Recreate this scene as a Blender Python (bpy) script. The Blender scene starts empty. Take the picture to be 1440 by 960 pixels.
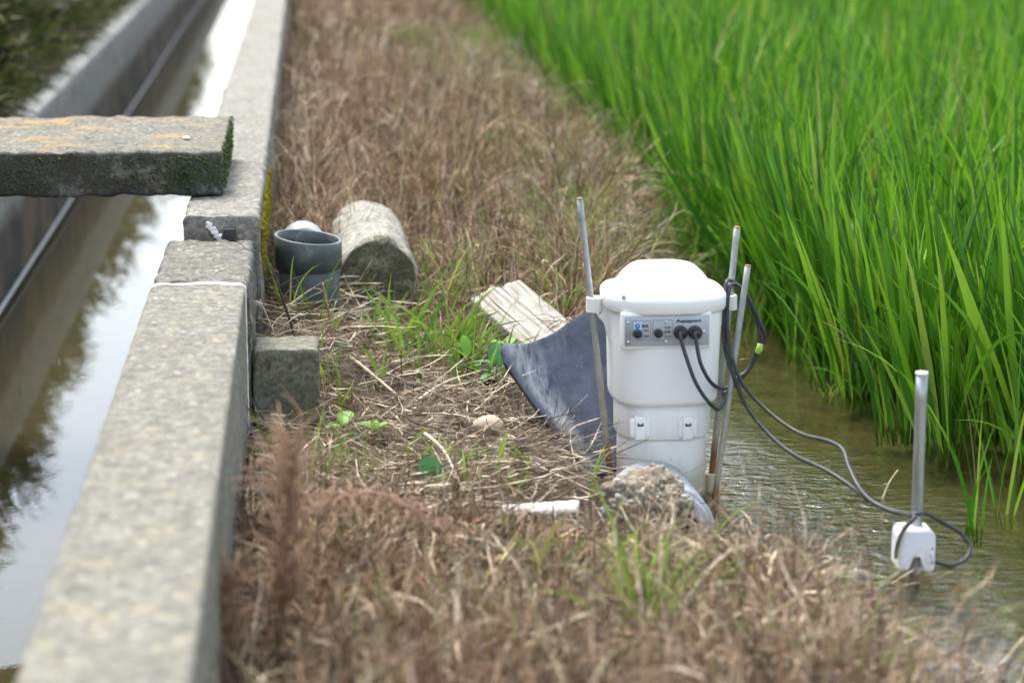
import bpy, bmesh, math, random
import numpy as np
from mathutils import Vector, Matrix, noise as mnoise

random.seed(7)
R = np.random.default_rng(11)
scene = bpy.context.scene
COL = scene.collection

# ------------------------------------------------------------------ camera model (85 mm view across a field ditch)
F, H = 3400.0, 1.1
TH = math.atan(705 / F)
PH = math.atan(290 * math.cos(TH) / F)
fwd = np.array([math.sin(PH) * math.cos(TH), math.cos(PH) * math.cos(TH), -math.sin(TH)])
rgt = np.array([math.cos(PH), -math.sin(PH), 0.0])
upv = np.cross(rgt, fwd)
CAM = np.array([0.0, 0.0, H])


def _ray(px, py):
    return fwd * F + rgt * (px - 720) - upv * (py - 480)


def U(px, py, z=0.0):          # measured point of the place lying at height z
    d = _ray(px, py)
    return CAM + d * ((z - H) / d[2])


def UY(px, py, Y):             # measured point of the place lying at distance Y
    d = _ray(px, py)
    return CAM + d * (Y / d[1])


# ------------------------------------------------------------------ helpers
def tag(o, label=None, cat=None, group=None, kind=None):
    if label: o['label'] = label
    if cat: o['category'] = cat
    if group: o['group'] = group
    if kind: o['kind'] = kind
    return o


def empty(name, loc):
    o = bpy.data.objects.new(name, None)
    o.empty_display_size = 0.05
    o.location = loc
    COL.objects.link(o)
    return o


def link(name, me, mat=None, parent=None, smooth=True):
    o = bpy.data.objects.new(name, me)
    COL.objects.link(o)
    if mat is not None and len(me.materials) == 0:
        me.materials.append(mat)
    if smooth:
        me.polygons.foreach_set('use_smooth', np.ones(len(me.polygons), dtype=bool))
    if parent is not None:
        o.parent = parent
        o.matrix_parent_inverse = Matrix.Translation(-Vector(parent.location))
    return o


def rebase(o, loc):
    """put the origin of a mesh object at loc without moving its shape"""
    loc = Vector(loc)
    o.data.transform(Matrix.Translation(-loc))
    o.location = loc
    return o


def mesh_np(name, V, Q):
    """quads from numpy arrays"""
    me = bpy.data.meshes.new(name)
    V = np.asarray(V, dtype=np.float32).reshape(-1, 3)
    Q = np.asarray(Q, dtype=np.int32)
    k = Q.shape[1]
    me.vertices.add(len(V)); me.vertices.foreach_set('co', V.ravel())
    me.loops.add(Q.size); me.loops.foreach_set('vertex_index', Q.ravel())
    me.polygons.add(len(Q))
    me.polygons.foreach_set('loop_start', np.arange(0, Q.size, k, dtype=np.int32))
    me.update(calc_edges=True)
    me.validate()
    return me


def bm_mesh(name, bm):
    bmesh.ops.recalc_face_normals(bm, faces=bm.faces[:])
    me = bpy.data.meshes.new(name)
    bm.to_mesh(me); bm.free()
    return me


def fbm(p, octv=4):
    s, a, f = 0.0, 1.0, 1.0
    for _ in range(octv):
        s += a * mnoise.noise(Vector(p) * f + Vector((f * 3.1, 1.7, 5.3)))
        a *= 0.5; f *= 2.03
    return s


def loft(bm, rings, cap0=True, cap1=True, capsteps=3):
    """skin closed rings (lists of points) together, ends closed with shrinking rings"""
    rs = []
    if cap0:
        c = sum((Vector(p) for p in rings[0]), Vector()) / len(rings[0])
        for k in range(capsteps):
            f = (k + 0.35) / capsteps
            rs.append([c + (Vector(p) - c) * f for p in rings[0]])
    rs += [[Vector(p) for p in r] for r in rings]
    if cap1:
        c = sum((Vector(p) for p in rings[-1]), Vector()) / len(rings[-1])
        for k in reversed(range(capsteps)):
            f = (k + 0.35) / capsteps
            rs.append([c + (Vector(p) - c) * f for p in rings[-1]])
    vs = [[bm.verts.new(p) for p in r] for r in rs]
    n = len(vs[0])
    for a, b in zip(vs, vs[1:]):
        for i in range(n):
            bm.faces.new((a[i], a[(i + 1) % n], b[(i + 1) % n], b[i]))
    if cap0: bm.faces.new(vs[0][::-1])
    if cap1: bm.faces.new(vs[-1])
    return vs


def rrect(w, h, r, step):
    """rounded rectangle outline centred on 0, points about step apart"""
    pts = []
    for cx, cy, a0 in ((w/2-r, h/2-r, 0), (-w/2+r, h/2-r, 90), (-w/2+r, -h/2+r, 180), (w/2-r, -h/2+r, 270)):
        for k in range(4):
            a = math.radians(a0 + 30 * k)
            pts.append((cx + r * math.cos(a), cy + r * math.sin(a)))
    out = []
    for i, p in enumerate(pts):
        q = pts[(i + 1) % len(pts)]
        d = math.hypot(q[0]-p[0], q[1]-p[1])
        m = max(1, int(d / step))
        for k in range(m):
            t = k / m
            out.append((p[0] + (q[0]-p[0]) * t, p[1] + (q[1]-p[1]) * t))
    return out


def rough(bm, amp, scale, octv=4, chips=0.0, seed=0.0):
    bm.normal_update()
    for v in bm.verts:
        p = (v.co + Vector((seed, seed * .7, seed * 1.3))) * scale
        d = amp * fbm(p, octv)
        if chips:
            c = mnoise.noise(p * 0.45 + Vector((9, 2, 4)))
            if c > 0.25: d -= chips * (c - 0.25)
        v.co += v.normal * d


def block(x0, x1, ys, z0, z1, r=.008, step=.012, amp=.0022, scale=40, chips=.0, axis='Y', seed=0., wob=0.0):
    """rough cast block lofted along its length; ys = list of stations"""
    bm = bmesh.new()
    prof = rrect(x1 - x0, z1 - z0, r, step)
    rings = []
    cx, cz = (x0 + x1) / 2, (z0 + z1) / 2
    for y in ys:
        wx = wob * mnoise.noise(Vector((y * .6, seed, 1))); wz = wob * .5 * mnoise.noise(Vector((y * .5, seed, 7)))
        if axis == 'Y':
            rings.append([(cx + a + wx, y, cz + b + wz) for a, b in prof])
        else:
            rings.append([(y, cx + a + wx, cz + b + wz) for a, b in prof])
    loft(bm, rings, capsteps=8)
    rough(bm, amp, scale, 4, chips, seed)
    return bm


def tube(bm, pts, r, seg=10, sub=6, closed_ends=True):
    P = [Vector(p) for p in pts]
    rr = r if isinstance(r, (list, tuple)) else [r] * len(P)
    path, rad = [], []
    for i in range(len(P) - 1):
        p0, p1, p2, p3 = P[max(i-1, 0)], P[i], P[i+1], P[min(i+2, len(P)-1)]
        for k in range(sub):
            t = k / sub
            path.append(0.5 * ((2*p1) + (p2-p0)*t + (2*p0-5*p1+4*p2-p3)*t*t + (3*p1-p0-3*p2+p3)*t**3))
            rad.append(rr[i] + (rr[i+1]-rr[i]) * t)
    path.append(P[-1]); rad.append(rr[-1])
    T = (path[1] - path[0]).normalized()
    n = T.orthogonal().normalized()
    rings = []
    for i, p in enumerate(path):
        t2 = ((path[min(i+1, len(path)-1)] - path[max(i-1, 0)])).normalized()
        n = (n - t2 * n.dot(t2)).normalized()
        b = t2.cross(n)
        rings.append([p + (n * math.cos(2*math.pi*k/seg) + b * math.sin(2*math.pi*k/seg)) * rad[i] for k in range(seg)])
    loft(bm, rings, closed_ends, closed_ends, 1)


def pipe_wall(bm, a, b, r0, r1, ri0, ri1, seg=40, shift=None):
    """hollow pipe from a to b, outer radii r0 r1, inner ri0 ri1"""
    a, b = Vector(a), Vector(b)
    t = (b - a).normalized(); n = t.orthogonal().normalized(); c = t.cross(n)

    def ring(p, r): return [p + (n*math.cos(2*math.pi*k/seg) + c*math.sin(2*math.pi*k/seg)) * r for k in range(seg)]
    e = .0012
    rings = [ring(a, ri0), ring(a, r0), ring(b - t*e, r1), ring(b, r1 - e), ring(b, ri1 + e), ring(b - t*e, ri1), ring(a, ri0)]
    vs = [[bm.verts.new(p) for p in r] for r in rings[:-1]]
    vs.append(vs[0])
    for q, w in zip(vs, vs[1:]):
        for i in range(seg):
            bm.faces.new((q[i], q[(i+1) % seg], w[(i+1) % seg], w[i]))


def solid_cyl(bm, a, b, r, seg=24, bev=0.0):
    a, b = Vector(a), Vector(b)
    t = (b - a).normalized(); n = t.orthogonal().normalized(); c = t.cross(n)

    def ring(p, r): return [p + (n*math.cos(2*math.pi*k/seg) + c*math.sin(2*math.pi*k/seg)) * r for k in range(seg)]
    if bev:
        rings = [ring(a, r-bev), ring(a + t*bev, r), ring(b - t*bev, r), ring(b - t*bev*.3, r-bev*.3), ring(b, r-bev)]
    else:
        rings = [ring(a, r), ring(b, r)]
    loft(bm, rings, True, True, 1)


def bevel_box(bm, p0, p1, r=.002, seg=2):
    x0, y0, z0 = p0; x1, y1, z1 = p1
    res = bmesh.ops.create_cube(bm, size=1.0)
    for v in res['verts']:
        v.co = Vector(((x0+x1)/2 + v.co.x*(x1-x0), (y0+y1)/2 + v.co.y*(y1-y0), (z0+z1)/2 + v.co.z*(z1-z0)))
    es = list({e for v in res['verts'] for e in v.link_edges})
    bmesh.ops.bevel(bm, geom=es, offset=r, segments=seg, affect='EDGES', profile=.5)


def prism(bm, poly, y0, y1):
    """outline in x,z pushed through y0..y1"""
    a = [bm.verts.new((x, y0, z)) for x, z in poly]
    b = [bm.verts.new((x, y1, z)) for x, z in poly]
    n = len(poly)
    for i in range(n):
        bm.faces.new((a[i], a[(i+1) % n], b[(i+1) % n], b[i]))
    bm.faces.new(a[::-1]); bm.faces.new(b)


# ------------------------------------------------------------------ node helpers
class NT:
    def __init__(self, name):
        self.m = bpy.data.materials.new(name)
        self.m.use_nodes = True
        self.t = self.m.node_tree
        self.t.nodes.clear()
        self.out = self.t.nodes.new('ShaderNodeOutputMaterial')

    def n(self, typ, ins=None, **props):
        nd = self.t.nodes.new('ShaderNode' + typ)
        for k, v in props.items(): setattr(nd, k, v)
        for k, v in (ins or {}).items(): self.set(nd, k, v)
        return nd

    def set(self, nd, k, v):
        s = nd.inputs[k]
        if isinstance(v, bpy.types.NodeSocket): self.t.links.new(v, s)
        elif isinstance(v, (tuple, list)) and s.type == 'RGBA' and len(v) == 3: s.default_value = (*v, 1)
        else: s.default_value = v

    def coord(self, which='Object', scale=None):
        c = self.n('TexCoord').outputs[which]
        if scale is not None:
            c = self.n('Mapping', {'Vector': c, 'Scale': scale}).outputs[0]
        return c

    def noise(self, vec, scale, detail=5, rough=.6, dist=0.):
        return self.n('TexNoise', {'Vector': vec, 'Scale': scale, 'Detail': detail, 'Roughness': rough, 'Distortion': dist}).outputs['Fac']

    def ramp(self, fac, stops, interp='LINEAR'):
        r = self.n('ValToRGB', {'Fac': fac})
        cr = r.color_ramp; cr.interpolation = interp
        while len(cr.elements) < len(stops): cr.elements.new(.5)
        for e, (p, c) in zip(cr.elements, stops):
            e.position = p
            e.color = (c, c, c, 1) if isinstance(c, (int, float)) else (*c, 1)
        return r.outputs['Color']

    def mix(self, fac, a, b, mode='MIX'):
        m = self.n('Mix', data_type='RGBA', blend_type=mode)
        self.set(m, 0, fac); self.set(m, 6, a if not isinstance(a, tuple) else (*a, 1)); self.set(m, 7, b if not isinstance(b, tuple) else (*b, 1))
        return m.outputs[2]

    def math(self, op, a, b=0.):
        m = self.n('Math', operation=op)
        self.set(m, 0, a); self.set(m, 1, b)
        return m.outputs[0]

    def bump(self, h, strength=.5, dist=.01, normal=None):
        i = {'Height': h, 'Strength': strength, 'Distance': dist}
        if normal is not None: i['Normal'] = normal
        return self.n('Bump', i).outputs[0]

    def bsdf(self, **ins):
        i = {k.replace('_', ' '): v for k, v in ins.items()}
        b = self.n('BsdfPrincipled', i)
        self.t.links.new(b.outputs[0], self.out.inputs[0])
        return b


def m_concrete(name, light=(.42, .40, .36), dark=(.17, .16, .14), orange=0., white=.5, moss=0., mosscol=(.07, .09, .025), streak=None, bumps=1.0, black=.3, topmoss=None, wetz=None, oscale=14, ocol=(.46, .27, .07)):
    m = NT(name)
    v = m.coord('Object')
    big = m.noise(v, 7, 4)
    mid = m.noise(v, 52, 7, .72)
    fine = m.noise(v, 230, 4, .7)
    c = m.mix(m.ramp(mid, [(.33, 0.), (.66, 1.)]), dark, light)
    c = m.mix(m.math('MULTIPLY', m.ramp(big, [(.38, 0.), (.64, 1.)]), .6), c, tuple(x * .5 for x in light))
    # aggregate grains
    vo = m.n('TexVoronoi', {'Vector': v, 'Scale': 165., 'Randomness': 1.})
    c = m.mix(.5, c, m.mix(1., c, m.ramp(m.n('SeparateColor', {'Color': vo.outputs['Color']}).outputs[0], [(0, .35), (.5, 1.), (1, 1.7)]), 'MULTIPLY'))
    if black: c = m.mix(m.math('MULTIPLY', m.ramp(m.noise(v, 95, 5, .75), [(.55, 0.), (.66, 1.)]), black), c, (.035, .036, .03))
    if white:
        w = m.n('TexVoronoi', {'Vector': v, 'Scale': 48., 'Randomness': 1.}).outputs['Distance']
        w = m.math('MULTIPLY', m.ramp(w, [(.16, 1.), (.26, 0.)]), m.ramp(m.noise(v, 19, 3), [(.45, 0.), (.55, 1.)]))
        c = m.mix(m.math('MULTIPLY', w, white), c, (.62, .62, .58))
    if orange:
        ov = v if streak is None else m.coord('Object', streak)
        o = m.math('MULTIPLY', m.ramp(m.noise(ov, oscale, 5, .65), [(.52, 0.), (.64, 1.)]), m.ramp(fine, [(.3, .3), (.6, 1.)]))
        o = m.math('MULTIPLY', o, orange)
        if streak is not None:
            nz = m.n('SeparateXYZ', {'Vector': m.n('NewGeometry').outputs['Normal']}).outputs[2]
            o = m.math('MULTIPLY', o, m.ramp(nz, [(.6, 0.), (.9, 1.)]))
        c = m.mix(o, c, ocol)
    if moss:
        g = m.ramp(m.noise(v, 12, 6, .7), [(.62 - .25 * moss, 0.), (.72 - .25 * moss, 1.)])
        g = m.math('MULTIPLY', g, m.ramp(fine, [(.3, .35), (.55, 1.)]))
        if topmoss is not None:      # growth keeps to upright faces
            nz = m.n('SeparateXYZ', {'Vector': m.n('NewGeometry').outputs['Normal']}).outputs[2]
            g = m.math('MULTIPLY', g, m.ramp(nz, [(.3, 1.), (.8, topmoss)]))
        c = m.mix(g, c, mosscol)
    if wetz is not None:         # slime and stain left by the water level
        z = m.n('SeparateXYZ', {'Vector': v}).outputs[2]
        zz = m.math('ADD', m.math('ADD', z, m.math('MULTIPLY', m.math('SUBTRACT', big, .5), .12)), .5 - wetz)
        wet = m.ramp(zz, [(.47, 1.), (.53, 0.)])
        c = m.mix(wet, c, m.mix(m.ramp(m.noise(v, 5, 4), [(.45, 0.), (.6, 1.)]), (.045, .047, .043), (.15, .11, .065)))
    h = m.math('ADD', m.math('MULTIPLY', mid, .8), m.math('MULTIPLY', fine, .5))
    m.bsdf(Base_Color=c, Roughness=.92, Normal=m.bump(h, .75 * bumps, .008))
    return m.m


def m_plain(name, col, rough=.5, metal=0., var=.0, scale=30, spec=.5, dirt=None, dirtamt=.3, bump=0., bscale=300, stretch=(1, 1, 1), coat=0.):
    m = NT(name)
    v = m.coord('Object', stretch)
    c = (*col, 1)
    n1 = m.noise(v, scale, 5, .65)
    if var:
        c = m.mix(m.ramp(n1, [(.3, 0.), (.7, 1.)]), tuple(x * (1 - var) for x in col), tuple(min(1, x * (1 + var)) for x in col))
    if dirt:
        d = m.ramp(m.noise(v, scale * 1.7, 6, .75), [(.5, 0.), (.72, 1.)])
        c = m.mix(m.math('MULTIPLY', d, dirtamt), c, dirt)
    kw = dict(Base_Color=c, Roughness=rough, Metallic=metal)
    if bump: kw['Normal'] = m.bump(m.noise(v, bscale, 4), bump, .002)
    b = m.bsdf(**kw)
    b.inputs['Specular IOR Level'].default_value = spec
    if coat: b.inputs['Coat Weight'].default_value = coat
    return m.m


def m_blade(name, stops, rough=.6, trans=.35, spec=.3, patch=None, clump=None):
    """thin leaf: every blade gets its own tint; light passes through"""
    m = NT(name)
    rnd = m.n('NewGeometry').outputs['Random Per Island']
    c = m.ramp(rnd, stops)
    if patch:
        pc, sc, lo, hi = patch
        c = m.mix(m.ramp(m.noise(m.coord('Object'), sc, 3), [(lo, 0.), (hi, 1.)]), c, m.mix(.6, c, pc))
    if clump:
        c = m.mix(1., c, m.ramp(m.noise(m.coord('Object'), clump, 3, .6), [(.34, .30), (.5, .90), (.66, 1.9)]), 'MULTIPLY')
    b = m.n('BsdfPrincipled', {'Base Color': c, 'Roughness': rough, 'Specular IOR Level': spec})
    if trans:
        t = m.n('BsdfTranslucent', {'Color': c})
        x = m.n('MixShader', {0: trans, 1: b.outputs[0], 2: t.outputs[0]})
        m.t.links.new(x.outputs[0], m.out.inputs[0])
    else:
        m.t.links.new(b.outputs[0], m.out.inputs[0])
    return m.m


def m_water(name, tint, ripple, ior=1.36, turbid=None):
    m = NT(name)
    v = m.coord('Object')
    h = ripple(m, v)
    nrm = m.bump(h, 1.0, .01)
    fr = m.n('Fresnel', {'IOR': ior, 'Normal': nrm}).outputs[0]
    gl = m.n('BsdfGlossy', {'Color': (1, 1, 1), 'Roughness': .015, 'Normal': nrm}).outputs[0]
    tr = m.n('BsdfTransparent', {'Color': tint}).outputs[0]
    if turbid:       # silt carried in the water
        df = m.n('BsdfDiffuse', {'Color': (*turbid, 1)}).outputs[0]
        tr = m.n('MixShader', {0: .6, 1: tr, 2: df}).outputs[0]
    x = m.n('MixShader', {0: fr, 1: tr, 2: gl})
    m.t.links.new(x.outputs[0], m.out.inputs[0])
    return m.m


# ------------------------------------------------------------------ materials
M = {}
M['wall_near'] = m_concrete('weathered concrete', light=(.29, .28, .23), dark=(.10, .097, .078), orange=.32, oscale=26, ocol=(.36, .27, .12), white=.38, moss=.35, mosscol=(.13, .135, .075), topmoss=.0, black=.25)
M['wall_rough'] = m_concrete('broken concrete', light=(.28, .27, .225), dark=(.09, .088, .07), orange=.12, white=.5, moss=.45, mosscol=(.05, .055, .035), topmoss=.0, black=.5, bumps=1.4)
M['wall_far'] = m_concrete('far canal concrete', light=(.31, .30, .255), dark=(.14, .136, .112), orange=.1, white=.4, moss=.4, mosscol=(.12, .125, .08), topmoss=.0, black=.2)
M['wall_opp'] = m_concrete('damp concrete', light=(.36, .365, .34), dark=(.20, .205, .185), white=.2, moss=.3, mosscol=(.09, .095, .06), black=.3, wetz=.05)
M['slab'] = m_concrete('mossy slab concrete', light=(.28, .27, .215), dark=(.11, .105, .082), orange=.95, streak=(.42, 1.15, 1), white=.3, moss=.95, mosscol=(.052, .053, .034), topmoss=.02, black=.35, bumps=1.3)
M['cyl'] = m_concrete('mossy pillar concrete', light=(.45, .425, .36), dark=(.23, .22, .17), white=.2, moss=.25, mosscol=(.11, .11, .055), black=.3, bumps=1.2)
M['cyl_end'] = m_concrete('mossy end concrete', light=(.33, .30, .20), dark=(.10, .10, .06), white=.0, moss=.7, mosscol=(.075, .085, .038), black=.6, bumps=1.7)
M['block'] = m_concrete('mossy block concrete', light=(.25, .24, .18), dark=(.11, .107, .075), white=.1, moss=.6, mosscol=(.10, .115, .05), topmoss=.0, black=.4)
M['mortar'] = m_plain('white mortar', (.66, .64, .59), .9, var=.15, scale=60, bump=.6, bscale=200)
M['moss_yellow'] = m_plain('yellow moss', (.20, .165, .012), .95, var=.5, scale=160, bump=1., bscale=500, spec=.1)
M['moss_green'] = m_plain('green moss', (.075, .105, .035), .95, var=.5, scale=160, bump=1., bscale=500, spec=.1)
M['black_hole'] = m_plain('hole shade black', (.02, .022, .03), .6)
M['peeling_white'] = m_plain('peeling white paint', (.72, .71, .69), .8, var=.1, scale=80)
M['pvc_grey'] = m_plain('grey pvc', (.07, .088, .090), .45, var=.3, scale=16, dirt=(.26, .28, .25), dirtamt=.6, bump=.1)
M['pvc_light'] = m_plain('light grey pvc', (.24, .25, .26), .5, var=.1, scale=20, dirt=(.2, .19, .16), dirtamt=.4)
M['pvc_blue'] = m_plain('blue grey pvc', (.44, .48, .52), .5, var=.07, scale=20, dirt=(.3, .25, .18), dirtamt=.5)
M['white'] = m_plain('white moulded plastic', (.80, .80, .785), .38, var=.012, scale=10, dirt=(.55, .53, .47), dirtamt=.22, spec=.45)
M['white_lower'] = m_plain('white pipe plastic', (.77, .765, .735), .4, var=.02, scale=14, dirt=(.50, .46, .36), dirtamt=.35)
def mk_splash():
    m = NT('mud splashed pipe plastic')
    v = m.coord('Object')
    z = m.n('SeparateXYZ', {'Vector': v}).outputs[2]
    c = m.mix(m.math('MULTIPLY', m.ramp(m.noise(m.coord('Object', (1, 1, .25)), 26, 5, .7), [(.5, 0.), (.72, 1.)]), .3), (.79, .785, .76), (.55, .50, .40))
    zz = m.math('ADD', z, m.math('MULTIPLY', m.math('SUBTRACT', m.noise(v, 34, 5, .7), .5), .10))
    c = m.mix(m.math('MULTIPLY', m.ramp(zz, [(.012, 1.), (.075, 0.)]), .75), c, (.40, .33, .22))
    sp = m.n('TexVoronoi', {'Vector': v, 'Scale': 85., 'Randomness': 1.}).outputs['Distance']
    sp = m.math('MULTIPLY', m.ramp(sp, [(.10, 1.), (.16, 0.)]), m.ramp(m.noise(v, 13, 2), [(.50, 0.), (.58, 1.)]))
    c = m.mix(m.math('MULTIPLY', sp, .7), c, (.30, .24, .16))
    m.bsdf(Base_Color=c, Roughness=.45)
    return m.m


M['white_lower'] = mk_splash()


def mk_white():
    m = NT('weathered white plastic')
    v = m.coord('Object')
    st = m.ramp(m.noise(m.coord('Object', (1, 1, .10)), 44, 5, .7), [(.52, 0.), (.70, 1.)])
    st = m.math('MULTIPLY', st, m.ramp(m.noise(v, 9, 3), [(.4, .15), (.65, 1.)]))
    c = m.mix(m.math('MULTIPLY', st, .30), (.79, .79, .77), (.52, .49, .41))
    sp = m.n('TexVoronoi', {'Vector': v, 'Scale': 120., 'Randomness': 1.}).outputs['Distance']
    sp = m.math('MULTIPLY', m.ramp(sp, [(.07, 1.), (.12, 0.)]), m.ramp(m.noise(v, 17, 2), [(.55, 0.), (.62, 1.)]))
    c = m.mix(m.math('MULTIPLY', sp, .6), c, (.25, .22, .17))
    b = m.bsdf(Base_Color=c, Roughness=m.ramp(m.noise(v, 25, 4), [(.3, .32), (.7, .5)]))
    return m.m


M['white'] = mk_white()
M['cream'] = m_plain('cream plastic', (.66, .56, .38), .5, var=.1, scale=40, dirt=(.25, .15, .07), dirtamt=.5)
M['plate'] = m_plain('brushed face plate', (.40, .43, .46), .45, metal=.35, var=.05, scale=200, stretch=(.05, 1, 1))
M['ink'] = m_plain('dark printing ink', (.018, .02, .026), .6)
M['ink_soft'] = m_plain('grey printing ink', (.12, .14, .16), .6)
M['pale_blue'] = m_plain('pale blue patch', (.38, .60, .80), .5)
M['blue'] = m_plain('blue lamp lens', (.02, .09, .32), .25)
M['black_plastic'] = m_plain('black plastic', (.018, .022, .027), .42, var=.2)
M['screw'] = m_plain('bright screw', (.72, .72, .72), .25, metal=1.)
M['cable'] = m_plain('grey black cable', (.028, .032, .036), .5, var=.35, scale=60, dirt=(.13, .14, .13), dirtamt=.5)
M['tape'] = m_plain('lime tape', (.36, .55, .06), .6)
M['board_sheet'] = None
M['red'] = m_plain('red paint', (.5, .05, .04), .5)
M['stone'] = m_plain('tan stone', (.48, .37, .265), .75, var=.14, scale=18, dirt=(.33, .24, .17), dirtamt=.5, bump=.2)


def mk_rod():
    m = NT('galvanised steel rod')
    v = m.coord('Object')
    c = m.mix(m.ramp(m.noise(v, 60, 5, .7), [(.35, 0.), (.7, 1.)]), (.27, .285, .285), (.42, .43, .42))
    z = m.n('SeparateXYZ', {'Vector': v}).outputs[2]
    zz = m.math('ADD', z, m.math('MULTIPLY', m.math('SUBTRACT', m.noise(v, 40, 5, .7), .5), .07))
    pale = m.ramp(m.math('MULTIPLY', zz, 1.0), [(.10, 1.), (.30, 0.)])
    c = m.mix(m.math('MULTIPLY', pale, .55), c, (.38, .31, .17))
    rust = m.ramp(zz, [(.055, 1.), (.085, 0.)])
    c = m.mix(rust, c, m.mix(m.noise(v, 150, 4), (.10, .035, .012), (.32, .14, .05)))
    m.bsdf(Base_Color=c, Roughness=.5, Metallic=.25, Normal=m.bump(m.noise(v, 300, 4), .25, .002))
    return m.m


def mk_sheet():
    m = NT('faded dark sheet')
    v = m.coord('Object')
    st = m.n('Mapping', {'Vector': v, 'Rotation': (0, 0, math.radians(-18)), 'Scale': (1, .12, .3)}).outputs[0]
    c = m.mix(m.ramp(m.noise(v, 16, 5, .65), [(.3, 0.), (.72, 1.)]), (.026, .031, .045), (.055, .065, .088))
    s = m.ramp(m.noise(st, 26, 6, .7), [(.50, 0.), (.68, 1.)])
    c = m.mix(m.math('MULTIPLY', s, .35), c, (.13, .15, .17))
    sp = m.ramp(m.noise(v, 110, 5, .8), [(.56, 0.), (.68, 1.)])
    c = m.mix(m.math('MULTIPLY', sp, .4), c, (.12, .135, .15))
    # pale scuff running down the left curl
    a = m.n('Attribute', attribute_name='across').outputs['Fac']
    sc = m.math('MULTIPLY', m.ramp(a, [(.08, 0.), (.17, 1.), (.25, .9), (.36, 0.)]), m.ramp(m.noise(st, 60, 5, .75), [(.36, 0.), (.62, 1.)]))
    c = m.mix(m.math('MULTIPLY', sc, .7), c, (.25, .285, .31))
    b = m.bsdf(Base_Color=c, Roughness=.75, Normal=m.bump(m.noise(v, 180, 5), .3, .003))
    b.inputs['Specular IOR Level'].default_value = 0.
    return m.m


def mk_wood():
    m = NT('bleached timber')
    v = m.coord('Object', (2.2, 26, 26))
    g = m.noise(v, 7, 6, .65, .3)
    c = m.mix(m.ramp(g, [(.3, 0.), (.62, 1.)]), (.20, .165, .125), (.50, .465, .405))
    v2 = m.coord('Object', (.55, 26, 9))
    cr = m.ramp(m.noise(v2, 4.6, 4, .6, .35), [(.375, 1.), (.43, 0.)])
    c = m.mix(cr, c, (.05, .036, .022))
    m.bsdf(Base_Color=c, Roughness=.85, Normal=m.bump(m.math('SUBTRACT', g, m.math('MULTIPLY', cr, .9)), .8, .004))
    return m.m


M['rod'] = mk_rod(); M['sheet'] = mk_sheet(); M['wood'] = mk_wood()


def mk_galv():
    m = NT('zinc pipe')
    v = m.coord('Object', (1, 1, .12))
    c = m.mix(m.ramp(m.noise(v, 90, 5, .7), [(.3, 0.), (.7, 1.)]), (.27, .28, .275), (.48, .49, .47))
    m.bsdf(Base_Color=c, Roughness=.36, Metallic=.65)
    return m.m


M['galv'] = mk_galv()


def mk_ground():
    m = NT('soil and mud')
    v = m.coord('Object')
    z = m.n('SeparateXYZ', {'Vector': v}).outputs[2]
    soil = m.mix(m.ramp(m.noise(v, 30, 7, .7), [(.3, 0.), (.7, 1.)]), (.035, .026, .017), (.15, .115, .08))
    soil = m.mix(m.math('MULTIPLY', m.ramp(m.noise(v, 220, 4, .7), [(.5, 0.), (.65, 1.)]), .6), soil, (.27, .21, .15))
    mud = m.mix(m.ramp(m.noise(v, 17, 7, .72), [(.36, 0.), (.66, 1.)]), (.046, .041, .021), (.135, .12, .064))
    mud = m.mix(m.math('MULTIPLY', m.ramp(m.noise(v, 75, 6, .75), [(.55, 0.), (.68, 1.)]), .55), mud, (.035, .036, .018))
    c = m.mix(m.ramp(m.math('ADD', z, .5), [(.492, 0.), (.53, 1.)]), mud, soil)
    h = m.math('ADD', m.noise(v, 60, 6, .7), m.math('MULTIPLY', m.noise(v, 260, 4), .4))
    m.bsdf(Base_Color=c, Roughness=.95, Normal=m.bump(h, .9, .012))
    return m.m


M['ground'] = mk_ground()
M['chunk'] = m_concrete('conglomerate', light=(.52, .44, .33), dark=(.25, .20, .14), white=.3, moss=.05, mosscol=(.08, .085, .04), black=.55, bumps=1.6)
mp = NT('river pebbles')
c_ = mp.ramp(mp.n('NewGeometry').outputs['Random Per Island'], [(0, (.13, .125, .11)), (.3, (.27, .27, .24)), (.55, (.48, .46, .40)), (.8, (.44, .35, .23)), (1, (.20, .16, .11))])
mp.bsdf(Base_Color=c_, Roughness=.6)
M['pebble'] = mp.m

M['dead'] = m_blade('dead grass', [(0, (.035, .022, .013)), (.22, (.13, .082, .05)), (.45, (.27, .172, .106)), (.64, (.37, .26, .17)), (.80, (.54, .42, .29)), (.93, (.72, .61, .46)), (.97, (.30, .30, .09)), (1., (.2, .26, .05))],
                    .7, .10, .15, patch=((.33, .18, .105), 5.5, .5, .68), clump=21.)  # dark tints and strong clump noise also put deeper shadow into the grass colour
M['thatch'] = m_blade('flattened straw', [(0, (.10, .07, .045)), (.3, (.24, .18, .12)), (.6, (.42, .33, .225)), (.85, (.54, .46, .34)), (1., (.62, .55, .44))], .7, .12, .2, clump=33.)
M['green'] = m_blade('green grass', [(0, (.09, .17, .02)), (.4, (.16, .29, .035)), (.75, (.24, .36, .05)), (1., (.36, .36, .09))], .5, .4, .4)
M['rice'] = m_blade('rice leaf', [(0, (.30, .23, .07)), (.025, (.016, .075, .005)), (.35, (.064, .20, .009)), (.7, (.135, .325, .014)), (.95, (.23, .42, .03)), (1., (.36, .36, .09))], .42, .28, .4)  # darkest leaf tints also carry the shade of gaps between blades
M['weed'] = m_blade('bank weed leaf', [(0, (.02, .028, .007)), (.35, (.045, .058, .013)), (.65, (.085, .10, .018)), (.84, (.12, .15, .022)), (.86, (.16, .115, .07)), (1., (.26, .20, .13))], .6, .3, .3, patch=((.015, .02, .006), 3.2, .45, .62))
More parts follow.
